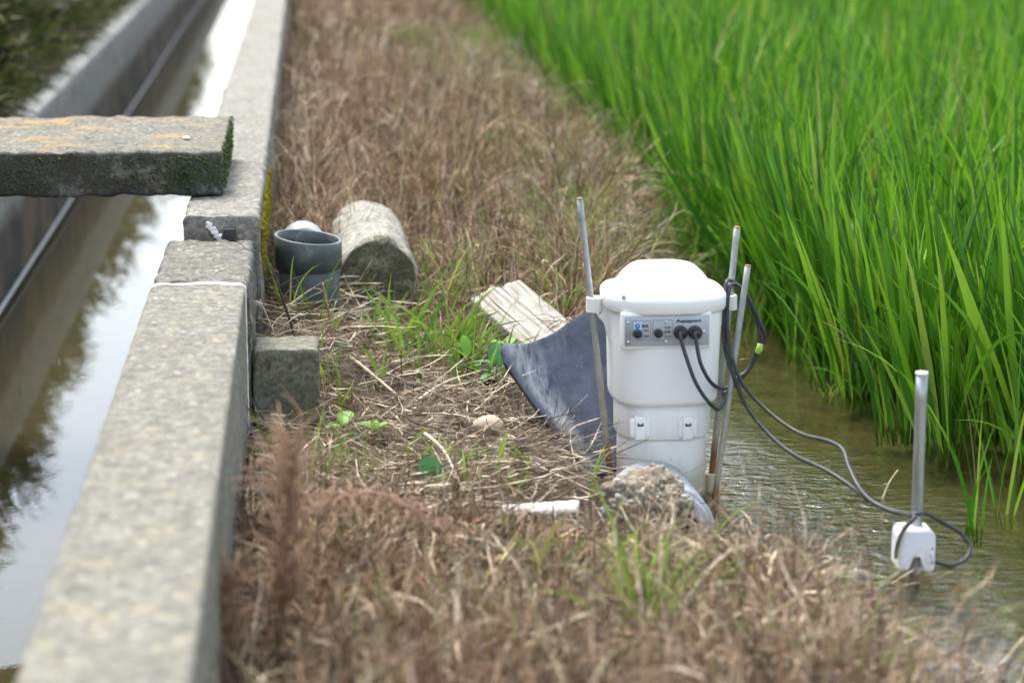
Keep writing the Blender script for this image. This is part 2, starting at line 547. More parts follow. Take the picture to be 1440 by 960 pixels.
M['leaf'] = m_blade('broad leaf', [(0, (.13, .36, .03)), (1., (.25, .47, .05))], .4, .4, .4)
M['leaf_dark'] = m_blade('cool broad leaf', [(0, (.05, .22, .06)), (1., (.10, .33, .09))], .4, .35, .4)
M['stalk'] = m_plain('dry brown stalk', (.32, .20, .125), .8, var=.3, scale=60)
M['stalk_pale'] = m_plain('pale straw stalk', (.56, .46, .33), .75, var=.2, scale=50)
M['stalk_dark'] = m_plain('dark stem', (.065, .045, .03), .8, var=.3, scale=60)


def rip_canal(m, v):
    s = m.n('Mapping', {'Vector': v, 'Scale': (1, .45, 1)}).outputs[0]
    a = m.noise(s, 9, 2, .5)
    b = m.math('MULTIPLY', m.noise(s, 45, 3, .6), .16)
    return m.math('MULTIPLY', m.math('ADD', a, b), .045)


def rip_paddy(m, v):
    s = m.n('Mapping', {'Vector': v, 'Scale': (.55, 1, 1)}).outputs[0]
    fine = m.noise(s, 42, 3, .55, .6)
    xyz = m.n('SeparateXYZ', {'Vector': v})
    dx = m.math('SUBTRACT', xyz.outputs[0], .80); dy = m.math('SUBTRACT', xyz.outputs[1], 3.75)
    dd = m.math('ADD', m.math('MULTIPLY', m.math('MULTIPLY', dx, dx), 6.), m.math('MULTIPLY', m.math('MULTIPLY', dy, dy), 2.))
    mask = m.ramp(dd, [(.0, 1.), (.30, .45), (1., .07)])
    return m.math('MULTIPLY', m.math('MULTIPLY', fine, mask), 1.6)


M['water_canal'] = m_water('canal water', (.62, .58, .36), rip_canal, 1.36, (.075, .066, .032))
M['water_paddy'] = m_water('paddy water', (.80, .78, .60), rip_paddy, 1.45)

# ------------------------------------------------------------------ terrain
EY = np.array([-5, 1.5, 2.87, 3.15, 3.4, 3.68, 3.85, 4.05, 4.3, 4.8, 5.5, 6.6, 9, 16, 60.])
EX = np.array([.78, .78, .80, .80, .75, .665, .61, .62, .64, .72, .82, .91, .93, .93, .95])


def edge(y): return np.interp(y, EY, EX)


def wavy(x, y, s=0.):
    return (np.sin(x * 11 + 1.3 * np.sin(y * 7 + s)) * np.sin(y * 9 + 1.7 * np.sin(x * 8 + s)) + .5 * np.sin(x * 27 + y * 21 + s) * np.sin(y * 31 - x * 17)) / 1.5


def smooth(t):
    t = np.clip(t, 0, 1); return t * t * (3 - 2 * t)


def terrain(x, y):
    x, y = np.asarray(x, float), np.asarray(y, float)
    zb = .085 + .022 * wavy(x, y) + .108 * np.exp(-((x + .02) / .20) ** 2) * smooth((y - 4.22) / .25) * (1 - .6 * smooth((y - 5.3) / 1.))
    zb = zb - .11 * np.exp(-(((x - .555) / .10) ** 2 + ((y - 4.0) / .16) ** 2))          # scoured hollow at the standpipe
    zb = zb - .05 * np.exp(-(((x - .45) / .10) ** 2 + ((y - 4.22) / .14) ** 2))
    zb = zb - .055 * np.exp(-(((x - .52) / .17) ** 4 + ((y - 3.62) / .19) ** 4))
    zb = zb - .03 * smooth((x - .1) / .2) * np.exp(-((y - 3.55) / .25) ** 4)
    t = (edge(y) + .03 * wavy(x * .6, y * 1.1, 2.) - x) / .16
    bed = -.045 + .008 * wavy(x * 1.3, y * 1.3, 4.)
    z = bed + (zb - bed) * smooth(t)
    z = np.where(x < -.20, -.42, z)
    zl = .25 + .03 * wavy(x, y, 5.) + .22 * smooth((-1.0 - x) / .5)
    z = np.where(x < -.93, zl, z)
    return z


xs = np.concatenate([np.linspace(-60, -3, 12), np.linspace(-2.8, -1.05, 14), [-1.0, -.97, -.935, -.925, -.9, -.6, -.4, -.25, -.21, -.19, -.16],
                     np.linspace(-.13, 1.35, 100), np.linspace(1.45, 5, 22), np.linspace(6, 60, 12)])
ysg = np.concatenate([np.linspace(-8, 2, 8), np.linspace(2.15, 6.5, 240), np.linspace(6.6, 20, 90), np.linspace(22, 400, 24)])
GX, GY = np.meshgrid(xs, ysg)
GZ = terrain(GX, GY)
V = np.stack([GX, GY, GZ], -1).reshape(-1, 3)
nx, ny = len(xs), len(ysg)
idx = np.arange(nx * ny).reshape(ny, nx)
Q = np.stack([idx[:-1, :-1], idx[:-1, 1:], idx[1:, 1:], idx[1:, :-1]], -1).reshape(-1, 4)
g = link('ground', mesh_np('ground', V, Q), M['ground'])
tag(g, 'brown soil bank between the canal wall and the flooded paddy', 'ground', kind='structure')


def sheet_plane(name, x0, x1, y0, y1, z, mat, label):
    me = mesh_np(name, [(x0, y0, z), (x1, y0, z), (x1, y1, z), (x0, y1, z)], [(0, 1, 2, 3)])
    o = link(name, me, mat)
    return tag(o, label, 'water', kind='structure')


sheet_plane('canal_water', -.93, -.18, -6, 200, -.18, M['water_canal'], 'still dark canal water reflecting the sky')
sheet_plane('paddy_water', .35, 60, -6, 200, 0., M['water_paddy'], 'shallow rippled paddy water over olive mud')

# ------------------------------------------------------------------ canal walls
YJ, YR = 4.075, 4.505
st = list(np.arange(.6, 2.0, .06)) + list(np.arange(2.0, YJ - .012, .011)) + [YJ - .010]
bm = block(-.2755, -.1155, st, -.45, .36, r=.007, step=.012, amp=.0016, scale=55, seed=1.)
o = link('canal_wall', bm_mesh('canal_wall', bm), M['wall_near'])
rebase(o, (-.195, 2.5, 0))
tag(o, 'nearest weathered concrete canal wall with orange and white lichen spots on its flat top', 'wall')
near_wall = o
# white mortar bead going over the top and down the outer face
bm = bmesh.new()
w0, w1, zt = -.2775, -.1135, .362
prof = [(w0, -.05), (w0, zt), (w1, zt), (w1, .0), (w1 - .02, .0), (w1 - .02, zt - .03), (w0 + .02, zt - .03), (w0 + .02, -.05)]
pts = []
ringsA = []
path = [(w0, y, z) for y, z in []]
line = [(-.272, .0), (-.273, .35), (-.266, .3600), (-.20, .3606), (-.125, .3600), (-.1160, .354), (-.1155, .0)]
dense = []
for (a, b), (c, d) in zip(line, line[1:]):
    m_ = max(2, int(math.hypot(c - a, d - b) / .008))
    for k in range(m_): dense.append((a + (c - a) * k / m_, b + (d - b) * k / m_))
rr_ = []
for i, (a, b) in enumerate(dense):
    w_ = (.0026 if a < -.119 else .0024) + .0008 * mnoise.noise(Vector((a * 60, b * 60, 3)))
    rr_.append(max(.0012, w_))
tube(bm, [(a, YJ + .003 * mnoise.noise(Vector((a * 30, b * 30, 9))), b) for a, b in dense], rr_, 8, 1)
for v in bm.verts:
    v.co.y = YJ + (v.co.y - YJ) * (4.6 + 2.5 * mnoise.noise(v.co * 45)) + .004 * mnoise.noise(v.co * 90)
o = link('mortar_joint', bm_mesh('mortar_joint', bm), M['mortar'], near_wall)

st = list(np.arange(YJ + .006, YR + .02, .009))
bm = block(-.272, -.1105, st, -.45, .362, r=.012, step=.010, amp=.0052, scale=38, chips=.012, seed=4.)
o = link('wall_end_block', bm_mesh('wall_end_block', bm), M['wall_rough'])
rebase(o, (-.19, 4.3, 0))
tag(o, 'short rough crumbling length of canal wall beyond the white mortar joint', 'wall')

st = list(np.arange(YR + .035, 7., .014)) + list(np.arange(7., 16, .08)) + list(np.arange(16, 90, 2.))
bm = block(-.2415, -.100, st, -.45, .405, r=.010, step=.012, amp=.0042, scale=36, chips=.010, seed=7.)
far = link('far_canal_wall', bm_mesh('far_canal_wall', bm), M['wall_far'])
rebase(far, (-.17, 4.6, 0))
tag(far, 'slightly higher concrete canal wall running away beneath the mossy slab bridge', 'wall')
# broken end: pale paint flake; black block stands in for the shade in a hole
bm = bmesh.new()
for k in range(26):
    t = k / 25
    A = UY(293 + 16 * t + random.gauss(0, 2.5), 313 + 26 * t + random.gauss(0, 2.2), YR + .022)
    bmesh.ops.create_icosphere(bm, subdivisions=2, radius=random.uniform(.003, .0058), matrix=Matrix.Translation(A) @ Matrix.Diagonal((1, .5, .8, 1)))
rough(bm, .0022, 120, 3)
link('paint_flake', bm_mesh('paint_flake', bm), M['peeling_white'], far)
bm = bmesh.new()
A = UY(315, 345, YR + .026); B = UY(332, 321, YR + .026)
bevel_box(bm, (A[0], YR + .019, A[2]), (B[0], YR + .06, B[2]), .002)
link('hole_shade', bm_mesh('hole_shade', bm), M['black_hole'], far)


def moss_lumps(n, fpos, r0, r1, squash=(1, 1, 1)):
    bm = bmesh.new()
    for i in range(n):
        p, nrm = fpos(i)
        r = random.uniform(r0, r1)
        res = bmesh.ops.create_icosphere(bm, subdivisions=1, radius=r, matrix=Matrix.Translation(p))
        for v in res['verts']:
            v.co += Vector((random.gauss(0, 1), random.gauss(0, 1), random.gauss(0, 1))) * r * .18
    return bm


def fy(i):
    y = random.uniform(4.62, 5.55); z = .30 + .10 * random.random() ** .7 - .03 * abs(y - 5.)
    return Vector((-.099 + random.uniform(-.004, .003), y, z - .02)), None


bm = moss_lumps(1300, fy, .003, .0075)
link('yellow_moss', bm_mesh('yellow_moss', bm), M['moss_yellow'], far)

# opposite wall
st = list(np.arange(.5, 12., .05)) + list(np.arange(12., 90, 1.5))
bm = block(-.985, -.868, st, -.45, .250, r=.012, step=.03, amp=.006, scale=14, chips=.02, seed=12.)
o = link('opposite_canal_wall', bm_mesh('opposite_canal_wall', bm), M['wall_opp'])
rebase(o, (-.92, 6, 0))
tag(o, 'damp grey concrete wall on the weedy far side of the canal', 'wall')
bm = bmesh.new()
tube(bm, [(-.857 + .002 * math.sin(y), y, -.160 + .004 * math.sin(y * .9)) for y in np.arange(2., 40, 1.2)], .0065, 8, 3)
o = link('conduit_pipe', bm_mesh('conduit_pipe', bm), m_plain('conduit grey', (.32, .335, .34), .6, var=.2))
rebase(o, (-.857, 6, -.16))
tag(o, 'thin grey conduit lying along the waterline of the opposite canal wall', 'pipe')

# slab bridge
st = list(np.arange(-1.36, -.178, .011)) + [-.176]
bm = block(4.785, 5.405, st, .409, .500, r=.010, step=.011, amp=.0046, scale=34, chips=.012, axis='X', seed=20.)
slab = link('concrete_slab', bm_mesh('concrete_slab', bm), M['slab'])
rebase(slab, (-.58, 5.1, .405))
tag(slab, 'thick concrete slab laid across the canal with orange lichen streaks and dark mossy front', 'slab')


def fe(i):
    if i < 520:
        return Vector((-.174 + random.uniform(-.004, .003), random.uniform(4.79, 5.40), random.uniform(.42, .500))), None
    x = random.choice([-.30, -.36, -.25, -.24, -.24, -.55, -.80, -.86, -.68, -.22]) + random.gauss(0, .03)
    return Vector((min(x, -.18), 4.782 + random.uniform(-.002, .004), random.uniform(.425, .488))), None


bm = moss_lumps(900, fe, .0012, .0036)
link('green_moss', bm_mesh('green_moss', bm), M['moss_green'], slab)
# white chip lying on the slab
bm = bmesh.new()
p = U(262, 194, .503)
bmesh.ops.create_icosphere(bm, subdivisions=2, radius=.008, matrix=Matrix.Translation(p) @ Matrix.Diagonal((1, 1, .45, 1)))
rough(bm, .002, 120, 2)
o = link('stone_chip', bm_mesh('stone_chip', bm), M['peeling_white'])
rebase(o, p); tag(o, 'tiny white stone chip resting on top of the slab bridge', 'stone')

# mossy concrete block against the wall
bm = block(-.106, .007, list(np.arange(4.115, 4.24, .010)), -.05, .235, r=.007, step=.011, amp=.003, scale=40, chips=.008, seed=31.)
o = link('concrete_block', bm_mesh('concrete_block', bm), M['block'])
rebase(o, (-.05, 4.17, .08))
tag(o, 'square mossy concrete block butted against the outer face of the canal wall', 'block')

# ------------------------------------------------------------------ concrete pillar lying in the grass, grey pipes
bm = bmesh.new()
cA = Vector(UY(531, 392, 4.86)); cB = cA + Vector((-.012, .56, .004)); rad = .082
rings = []
for k in range(40):
    t = k / 39
    c = cA.lerp(cB, t)
    rr = rad * (1 - .07 * max(0, 1 - t * 14) ** 2) * (1 - .03 * t)
    if t > .93: rr *= 1 - .5 * ((t - .93) / .07) ** 2
    rings.append([(c.x + rr * math.cos(a), c.y, c.z + rr * math.sin(a)) for a in np.linspace(0, 2 * math.pi, 72, endpoint=False)])
loft(bm, rings, capsteps=10)
rough(bm, .0055, 32, 5, .012, 3.)
me = bm_mesh('concrete_pillar', bm)
me.materials.append(M['cyl']); me.materials.append(M['cyl_end'])
for pl in me.polygons:
    if pl.normal.y < -.42 and pl.center.y < cA.y + .05: pl.material_index = 1
pil = link('concrete_pillar', me)
rebase(pil, (cA.x, cA.y, cA.z - .08))
tag(pil, 'round concrete pillar lying on its side in dead grass, pale top and mossy end', 'pillar')

bm = bmesh.new()
pc = UY(433, 333, 4.74)
root = empty('grey_pipe', (pc[0], pc[1], pc[2] - .16))
tag(root, 'open dark grey plastic pipe standing upright between canal wall and lying pillar', 'pipe')
axis = Vector((-.02, -.06, 1)).normalized()
base = Vector(pc) - axis * .19
tilt = Vector((.0, 0, 0))
pipe_wall(bm, base, Vector(pc) - axis * .055, .055, .061, .048, .053, 48)
link('pipe_body', bm_mesh('pipe_body', bm), M['pvc_grey'], root)
bm = bmesh.new()
pipe_wall(bm, Vector(pc) - axis * .061, Vector(pc), .0655, .0665, .0605, .0605, 48)
for v in bm.verts:      # rim cut a little askew
    if (v.co - Vector(pc)).dot(axis) > -.004: v.co -= axis * ((v.co.x - pc[0]) * .13)
link('pipe_socket', bm_mesh('pipe_socket', bm), M['pvc_grey'], root)

bm = bmesh.new()
q = UY(424, 322, 4.98)
pth = [(q[0] + .0, q[1] + .06, q[2] - .14), (q[0], q[1] + .05, q[2] - .06), (q[0] + .002, q[1] + .02, q[2] - .032), (q[0] + .004, q[1] - .06, q[2] - .034)]
tube(bm, pth, .046, 28, 8)
o = link('pipe_elbow', bm_mesh('pipe_elbow', bm), M['pvc_light'])
rebase(o, pth[0]); tag(o, 'pale grey rounded pipe elbow half buried behind the dark grey pipe', 'pipe')

# ------------------------------------------------------------------ weathered board
def on_slope(px, py, z0=.125, y0=4.66, k=.47):
    d = _ray(px, py); return Vector(CAM + d * ((z0 - k * y0 - H) / (d[2] - k * d[1])))


pA, pB, pC = on_slope(660, 418), on_slope(722, 384), on_slope(736, 484)
ex = (pC - pA); Lb = ex.length + .05; ex.normalize()
ey = (pB - pA); ey = (ey - ex * ey.dot(ex)); Wb = ey.length; ey.normalize(); ez = ex.cross(ey)
if ez.z < 0: ez = -ez
bm = bmesh.new()
NXb, NYb = 60, 40
th = .022
for side in (0, 1):
    pass
rings = []
for i in range(NXb + 1):
    x = Lb * i / NXb
    prof = rrect(Wb, th, .004, .006)
    ring = []
    for a, b in prof:
        yy = a + Wb / 2
        xx = x
        if i == 0: xx += .018 * mnoise.noise(Vector((yy * 45, 0, 2))) + .02 * (yy / Wb - .5) ** 2 * 2
        groove = .0026 * max(0., mnoise.noise(Vector((x * 3.2, yy * 60, 5.))) - .15) if b > 0 else 0
        ring.append(Vector((xx, yy, b - groove + .0012 * mnoise.noise(Vector((x * 8, yy * 140, 1.))))))
    rings.append(ring)
loft(bm, rings, capsteps=2)
me = bm_mesh('wooden_board', bm)
brd = link('wooden_board', me, M['wood'])
rot = Matrix((ex, ey, ez)).transposed().to_4x4()
brd.matrix_world = Matrix.Translation(pA - ez * th / 2) @ rot
print('board', Lb, Wb)
tag(brd, 'bleached grey cracked timber board lying on dead grass above the dark sheet', 'board')

# ------------------------------------------------------------------ curved dark plastic sheet
PB = Vector(U(930, 690, 0)); PX, PYc = .5915, 4.0
Tp = [(709, 510, 4.26), (707, 486, 4.30), (742, 483, 4.34), (778, 468, 4.37), (805, 451, 4.38), (829, 440, 4.38), (862, 462, 4.33), (900, 505, 4.26)]
Bp = [(829, 677, 3.985), (834, 668, 3.99), (842, 671, 3.985), (850, 668, 3.99), (858, 664, 4.00), (870, 660, 4.03), (885, 650, 4.09), (905, 645, 4.10)]
NU, NV = 70, 50


def interp_curve(ctrl, u):
    x = u * (len(ctrl) - 1); i = min(int(x), len(ctrl) - 2); t = x - i
    P = [Vector(UY(*c)) for c in (ctrl[max(i-1, 0)], ctrl[i], ctrl[i+1], ctrl[min(i+2, len(ctrl)-1)])]
    p0, p1, p2, p3 = P
    return 0.5 * ((2*p1) + (p2-p0)*t + (2*p0-5*p1+4*p2-p3)*t*t + (3*p1-p0-3*p2+p3)*t**3)


verts, acr = [], []
for j in range(NV + 1):
    for i in range(NU + 1):
        u, v = i / NU, j / NV
        p = interp_curve(Tp, u).lerp(interp_curve(Bp, u), v)
        sag = math.sin(math.pi * u) * math.sin(math.pi * min(1, v * .9 + .1)) * .016
        p += Vector((0, .5, -1)).normalized() * sag
        p.z += .0025 * mnoise.noise(p * 22)
        verts.append(p); acr.append(u)
idx = np.arange((NU+1)*(NV+1)).reshape(NV+1, NU+1)
Q = np.stack([idx[:-1, :-1], idx[1:, :-1], idx[1:, 1:], idx[:-1, 1:]], -1).reshape(-1, 4)
me = mesh_np('plastic_sheet', [tuple(p) for p in verts], Q)
at = me.attributes.new('across', 'FLOAT', 'POINT'); at.data.foreach_set('value', np.array(acr, dtype=np.float32))
sh = link('plastic_sheet', me, M['sheet'])
rebase(sh, (.5, 4.1, .05))
so = sh.modifiers.new('thick', 'SOLIDIFY'); so.thickness = .010; so.offset = 0
tag(sh, 'curved faded blue-grey plastic sheet sloping down beside the white pump', 'sheet')

# ------------------------------------------------------------------ the white standpipe valve unit
pump = empty('water_valve', (PX, PYc, 0))
tag(pump, 'white plastic paddy water valve unit with domed lid and grey control panel', 'valve')


def sring(z, hw, hd, n, cx=PX, cy=PYc, seg=72):
    out = []
    for k in range(seg):
        a = 2 * math.pi * k / seg
        c, s = math.cos(a), math.sin(a)
        out.append((cx + hw * math.copysign(abs(c) ** (2 / n), c), cy + hd * math.copysign(abs(s) ** (2 / n), s), z))
    return out


def sloft(name, lv, mat, caps=(True, True)):
    bm = bmesh.new()
    loft(bm, [sring(*l) for l in lv], caps[0], caps[1], 3)
    return link(name, bm_mesh(name, bm), mat, pump)


sloft('lower_pipe', [(-.10, .0755, .0755, 2.2), (.10, .0762, .0762, 2.3), (.112, .0765, .0765, 2.4)], M['white_lower'])
# stepped sleeve with its two clips
slv = sloft('sleeve', [(.1095, .076, .076, 2.5), (.1095, .0795, .080, 2.6), (.1125, .0812, .082, 2.6), (.150, .0815, .0825, 2.7), (.173, .0815, .0825, 2.8)], M['white_lower'])
for px_ in (900, 967):
    bm = bmesh.new()
    c0 = UY(px_, 600, PYc - .082)
    yb = PYc - .074
    yf = PYc - .0885
    bevel_box(bm, (c0[0] - .0095, yf, c0[2] - .022), (c0[0] + .0095, yb, c0[2] + .018), .003)
    bevel_box(bm, (c0[0] - .017, yf + .0045, c0[2] - .018), (c0[0] + .017, yb, c0[2] + .014), .003)
    cl = link('clip', bm_mesh('clip', bm), M['white_lower'], pump)
    bm = bmesh.new()
    z0 = c0[2] + .004
    bevel_box(bm, (c0[0] - .005, yf - .0012, z0 - .0015), (c0[0] + .005, yf + .002, z0 + .0018), .0006)
    bevel_box(bm, (c0[0] - .0052, yf - .0012, z0), (c0[0] - .0028, yf + .002, z0 + .004), .0006)
    bevel_box(bm, (c0[0] + .0028, yf - .0012, z0), (c0[0] + .0052, yf + .002, z0 + .004), .0006)
    h_ = link('clip_slot', bm_mesh('clip_slot', bm), M['black_plastic'], cl)
HZ1 = .332
sloft('housing', [(.1700, .080, .081, 3.0), (.1700, .0855, .087, 3.2), (.174, .0898, .0915, 3.3), (.181, .0908, .0930, 3.4), (.30, .0935, .0965, 3.7), (.322, .0935, .0965, 3.7), (HZ1, .093, .096, 3.6)], M['white'])
# lid: flange then dome
LX = PX - .001
bm = bmesh.new()
L = [(.3285, .094, .097, 3.2), (.3285, .1015, .1035, 3.0), (.3325, .1038, .106, 3.0), (.349, .1045, .1068, 3.0), (.3545, .1030, .1055, 3.0), (.3585, .0985, .1010, 3.0), (.3605, .090, .092, 3.0),
     (.3625, .0815, .083, 2.9), (.3680, .0780, .080, 2.8), (.3755, .0735, .076, 2.8), (.383, .0675, .070, 2.8), (.390, .060, .0625, 2.9), (.3945, .0535, .056, 2.9), (.3968, .046, .0485, 2.9), (.3975, .037, .040, 2.8)]
loft(bm, [sring(z, a, b, n, LX, PYc, 96) for z, a, b, n in L], True, True, 3)
lid = link('lid', bm_mesh('lid', bm), M['white'], pump)
for px_, py_ in ((877, 416), (994, 414)):
    p = U(px_, py_, .3595)
    bm = bmesh.new()
    solid_cyl(bm, (p[0], p[1], .356), (p[0], p[1], .3612), .0036, 16)
    solid_cyl(bm, (p[0], p[1], .3612), (p[0], p[1], .3622), .0018, 10)
    s = link('lid_screw', bm_mesh('lid_screw', bm), m_plain('worn screw recess', (.42, .42, .41), .5), lid)


def arm(sgn, xo):
    """bracket ear carrying a rod: ring plus curved web"""
    bm = bmesh.new()
    pipe_wall(bm, (xo, PYc, .3175), (xo, PYc, .3425), .0145, .0145, .0068, .0068, 28)
    xb = PX + sgn * .088
    poly = [(xo + sgn * -.013, .3405), (xb, .3405), (xb, .262), (PX + sgn * .0945, .272), (PX + sgn * .098, .290), (PX + sgn * .104, .302), (PX + sgn * .112, .311), (xo + sgn * -.013, .3185)]
    prism(bm, poly, PYc - .0125, PYc + .0125)
    link('rod_bracket', bm_mesh('rod_bracket', bm), M['white'], pump, smooth=False)


XL, XR = UY(836, 425, PYc)[0], UY(1024.5, 428, PYc)[0]
arm(-1, XL); arm(1, XR)
xl0, xr0 = UY(856, 668, PYc)[0], UY(1001, 664, PYc)[0]
for sgn, xo in ((-1, xl0), (1, xr0)):
    bm = bmesh.new()
    pipe_wall(bm, (xo, PYc, -.035), (xo, PYc, .031), .0150, .0155, .0070, .0070, 24)
    prism(bm, [(xo - sgn * .012, .028), (PX + sgn * .07, .028), (PX + sgn * .07, -.05), (xo - sgn * .012, -.02)], PYc - .011, PYc + .011)
    link('rod_socket', bm_mesh('rod_socket', bm), M['cream'], pump, smooth=False)

# control panel
YF = PYc - .0985


def PN(px, py): return UY(px, py, YF)


fr0, fr1 = PN(873.5, 491.5), PN(1001, 438)
bm = bmesh.new()
bevel_box(bm, (fr0[0], YF - .0005, fr0[2]), (fr1[0], PYc - .07, fr1[2]), .004, 3)
pf = link('panel_frame', bm_mesh('panel_frame', bm), M['white'], pump)
bm = bmesh.new()
a, b = PN(878, 487), PN(997.5, 442.5)
bevel_box(bm, (a[0], YF - .0022, a[2]), (b[0], YF + .004, b[2]), .0006)
panel = link('control_panel', bm_mesh('control_panel', bm), M['plate'], pump)
YP = YF - .0022
YPf = YP


def PQ(px, py): return UY(px, py, YP)


def sub(name, bm, mat, smooth=True):
    o = link(name, bm_mesh(name, bm), mat, panel, smooth)
    return o


def cyl_y(px, py, rpx, depth, name, mat, bev=.001):
    c = PQ(px, py)
    bm = bmesh.new()
    solid_cyl(bm, (c[0], YP + .002, c[2]), (c[0], YP - depth, c[2]), rpx / 832., 28, bev)
    return sub(name, bm, mat)


def flat_box(px0, py0, px1, py1, t, name, mat):
    a, b = PQ(px0, py1), PQ(px1, py0)
    bm = bmesh.new()
    bevel_box(bm, (a[0], YP - t, a[2]), (b[0], YP + .0015, b[2]), .0002, 1)
    return sub(name, bm, mat, False)


def outline(px0, py0, px1, py1, name):
    a, b = PQ(px0, py1), PQ(px1, py0)
    w, h = b[0] - a[0], b[2] - a[2]
    prof = rrect(w, h, .0018, .004)
    pts = [((a[0] + b[0]) / 2 + x, YP - .0001, (a[2] + b[2]) / 2 + z) for x, z in prof]
    bm = bmesh.new()
    tube(bm, pts + [pts[0]], .00038, 6, 1)
    return sub(name, bm, M['ink_soft'])


outline(889, 451, 915, 478, 'switch_outline'); outline(918, 450, 945.5, 478, 'switch_outline')
a, b = PN(879.5, 485), PN(887, 449)
bm = bmesh.new(); bevel_box(bm, (a[0], YP - .0008, a[2]), (b[0], YP + .001, b[2]), .0003); sub('end_strip', bm, m_plain('dull steel strip', (.30, .32, .32), .4, metal=.6))
flat_box(890.5, 452.5, 902.5, 463.5, .0003, 'lamp_patch', M['pale_blue'])
cyl_y(896.5, 458.3, 3.3, .0016, 'lamp', M['blue'], .0004)
cyl_y(896.5, 458.3, 1.4, .0020, 'lamp_lens', M['pale_blue'], .0002)
for px_, py_, r_ in ((896.2, 468.6, 6.2), (925.4, 468, 6.0)):
    k = cyl_y(px_, py_, r_, .009, 'knob', M['black_plastic'], .0012)
    c = PQ(px_, py_)
    bm = bmesh.new()
    bevel_box(bm, (c[0] - .0016, YP - .0125, c[2] - .006), (c[0] + .0016, YP - .006, c[2] + .006), .0007)
    kr = link('knob_grip', bm_mesh('knob_grip', bm), M['black_plastic'], panel)
for px_ in (956.8, 977.3):
    c = PQ(px_, 467)
    bm = bmesh.new()
    solid_cyl(bm, (c[0], YP + .002, c[2]), (c[0], YP - .008, c[2]), 9.7 / 832, 30, .0018)
    solid_cyl(bm, (c[0], YP - .007, c[2]), (c[0], YP - .017, c[2] - .003), 6.3 / 832, 24, .0022)
    sub('cable_socket', bm, M['black_plastic'])
for px_, py_ in ((883.3, 453.5), (883.3, 480.5), (936.3, 452.5), (936.3, 480.3), (989.5, 466.3)):
    cyl_y(px_, py_, 2.2, .0016, 'panel_screw', M['screw'], .0006)


def text(body, px, py, wpx, hpx, mat, bold=0., name='lettering'):
    """printed words: px,py = left end of the baseline, scaled to wpx wide"""
    cu = bpy.data.curves.new('t', 'FONT'); cu.body = body; cu.size = 1.0; cu.offset = bold
    ob = bpy.data.objects.new('t', cu); COL.objects.link(ob)
    bpy.context.view_layer.update()
    me = bpy.data.meshes.new_from_object(ob.evaluated_get(bpy.context.evaluated_depsgraph_get()))
    bpy.data.objects.remove(ob); bpy.data.curves.remove(cu)
    co = np.empty(len(me.vertices) * 3); me.vertices.foreach_get('co', co); co = co.reshape(-1, 3)
    mn, mx = co.min(0), co.max(0)
    a, b = PQ(px, py), PQ(px + wpx, py - hpx)
    sx, sz = (b[0] - a[0]) / (mx[0] - mn[0]), (b[2] - a[2]) / (mx[1] - min(mn[1], 0) if body == 'Aquaport' else (mx[1] - mn[1]))
    y0 = 0. if body == 'Aquaport' else mn[1]
    out = np.stack([a[0] + (co[:, 0] - mn[0]) * sx, np.full(len(co), YP - .0005), a[2] + (co[:, 1] - y0) * sz], -1)
    me.vertices.foreach_set('co', out.ravel().astype(np.float32)); me.update()
    me.materials.clear(); me.name = name
    o = link(name, me, mat, panel, False)
    return o


text('Aquaport', 950.3, 453.2, 36, 7.0, M['ink'], .038)
text('電源', 902.6, 460.6, 9.2, 4.6, M['ink'], .022)
text('ON', 905.2, 466.6, 7.0, 3.6, M['ink'], .022)
text('OFF', 904.6, 474.5, 8.6, 3.6, M['ink'], .022)
text('給水', 934.2, 462.4, 9.4, 4.6, M['ink'], .022)
text('自動', 934.2, 468.8, 9.4, 4.6, M['ink'], .022)
text('止水', 934.2, 475.0, 9.4, 4.6, M['ink'], .022)
for (x0, y0, x1, y1) in ((901, 466, 904.5, 464.6), (901, 471, 904, 472.6), (927.5, 463, 930, 459.6), (930, 459.6, 933.2, 459.6), (931, 466.4, 933.2, 466.4), (930.5, 471, 933.2, 472.4)):
    a, b = PQ(x0, y0), PQ(x1, y1)
    bm = bmesh.new(); tube(bm, [a, b], .00035, 6, 1); sub('pointer_line', bm, M['ink_soft'])
# specks on the lid
for px_, py_, z in ((938, 372, .3975), (980, 371, .3915)):
    p = U(px_, py_, z)
    bm = bmesh.new()
    bmesh.ops.create_icosphere(bm, subdivisions=1, radius=.0014, matrix=Matrix.Translation(p))
    o = link('dirt_speck', bm_mesh('dirt_speck', bm), M['black_plastic'], lid)

# ------------------------------------------------------------------ steel rods
def rod(name, p_top, p_bot, r, label, extra=.08):
    t, b = Vector(p_top), Vector(p_bot)
    d = (b - t).normalized(); b2 = b + d * extra
    bm = bmesh.new(); tube(bm, [b2, b, (t + b) / 2, t], r, 16, 6)
    o = link(name, bm_mesh(name, bm), M['rod'])
    o.data.transform(Matrix.Translation((-b.x, -b.y, -b.z + .02)))
    o.location = (b.x, b.y, b.z - .02)
    tag(o, label, 'rod', 'galvanised rods staking the white valve unit')
    bm = bmesh.new(); solid_cyl(bm, t - d * .0005, t - d * .003, r * .96, 14, .0006)
    c = link('rod_tip', bm_mesh('rod_tip', bm), m_plain('rusty cut end', (.34, .2, .1), .8, var=.3, scale=200), o)
    c.matrix_parent_inverse = Matrix.Translation(-Vector(o.location))
    return o


rod('steel_rod', UY(815.5, 281, PYc + .004), UY(858, 664, PYc), .0053, 'galvanised rod through the left bracket ear of the white valve unit')
rod('steel_rod', UY(1036.5, 321, PYc + .006), UY(1001.5, 662, PYc), .0056, 'galvanised rod with rusty foot through the right bracket ear of the white valve unit')
rod('steel_rod', UY(1051.5, 375, PYc - .03), UY(1002, 722, PYc - .05), .0053, 'outermost leaning galvanised rod that stands free of the bracket, nearest the water')

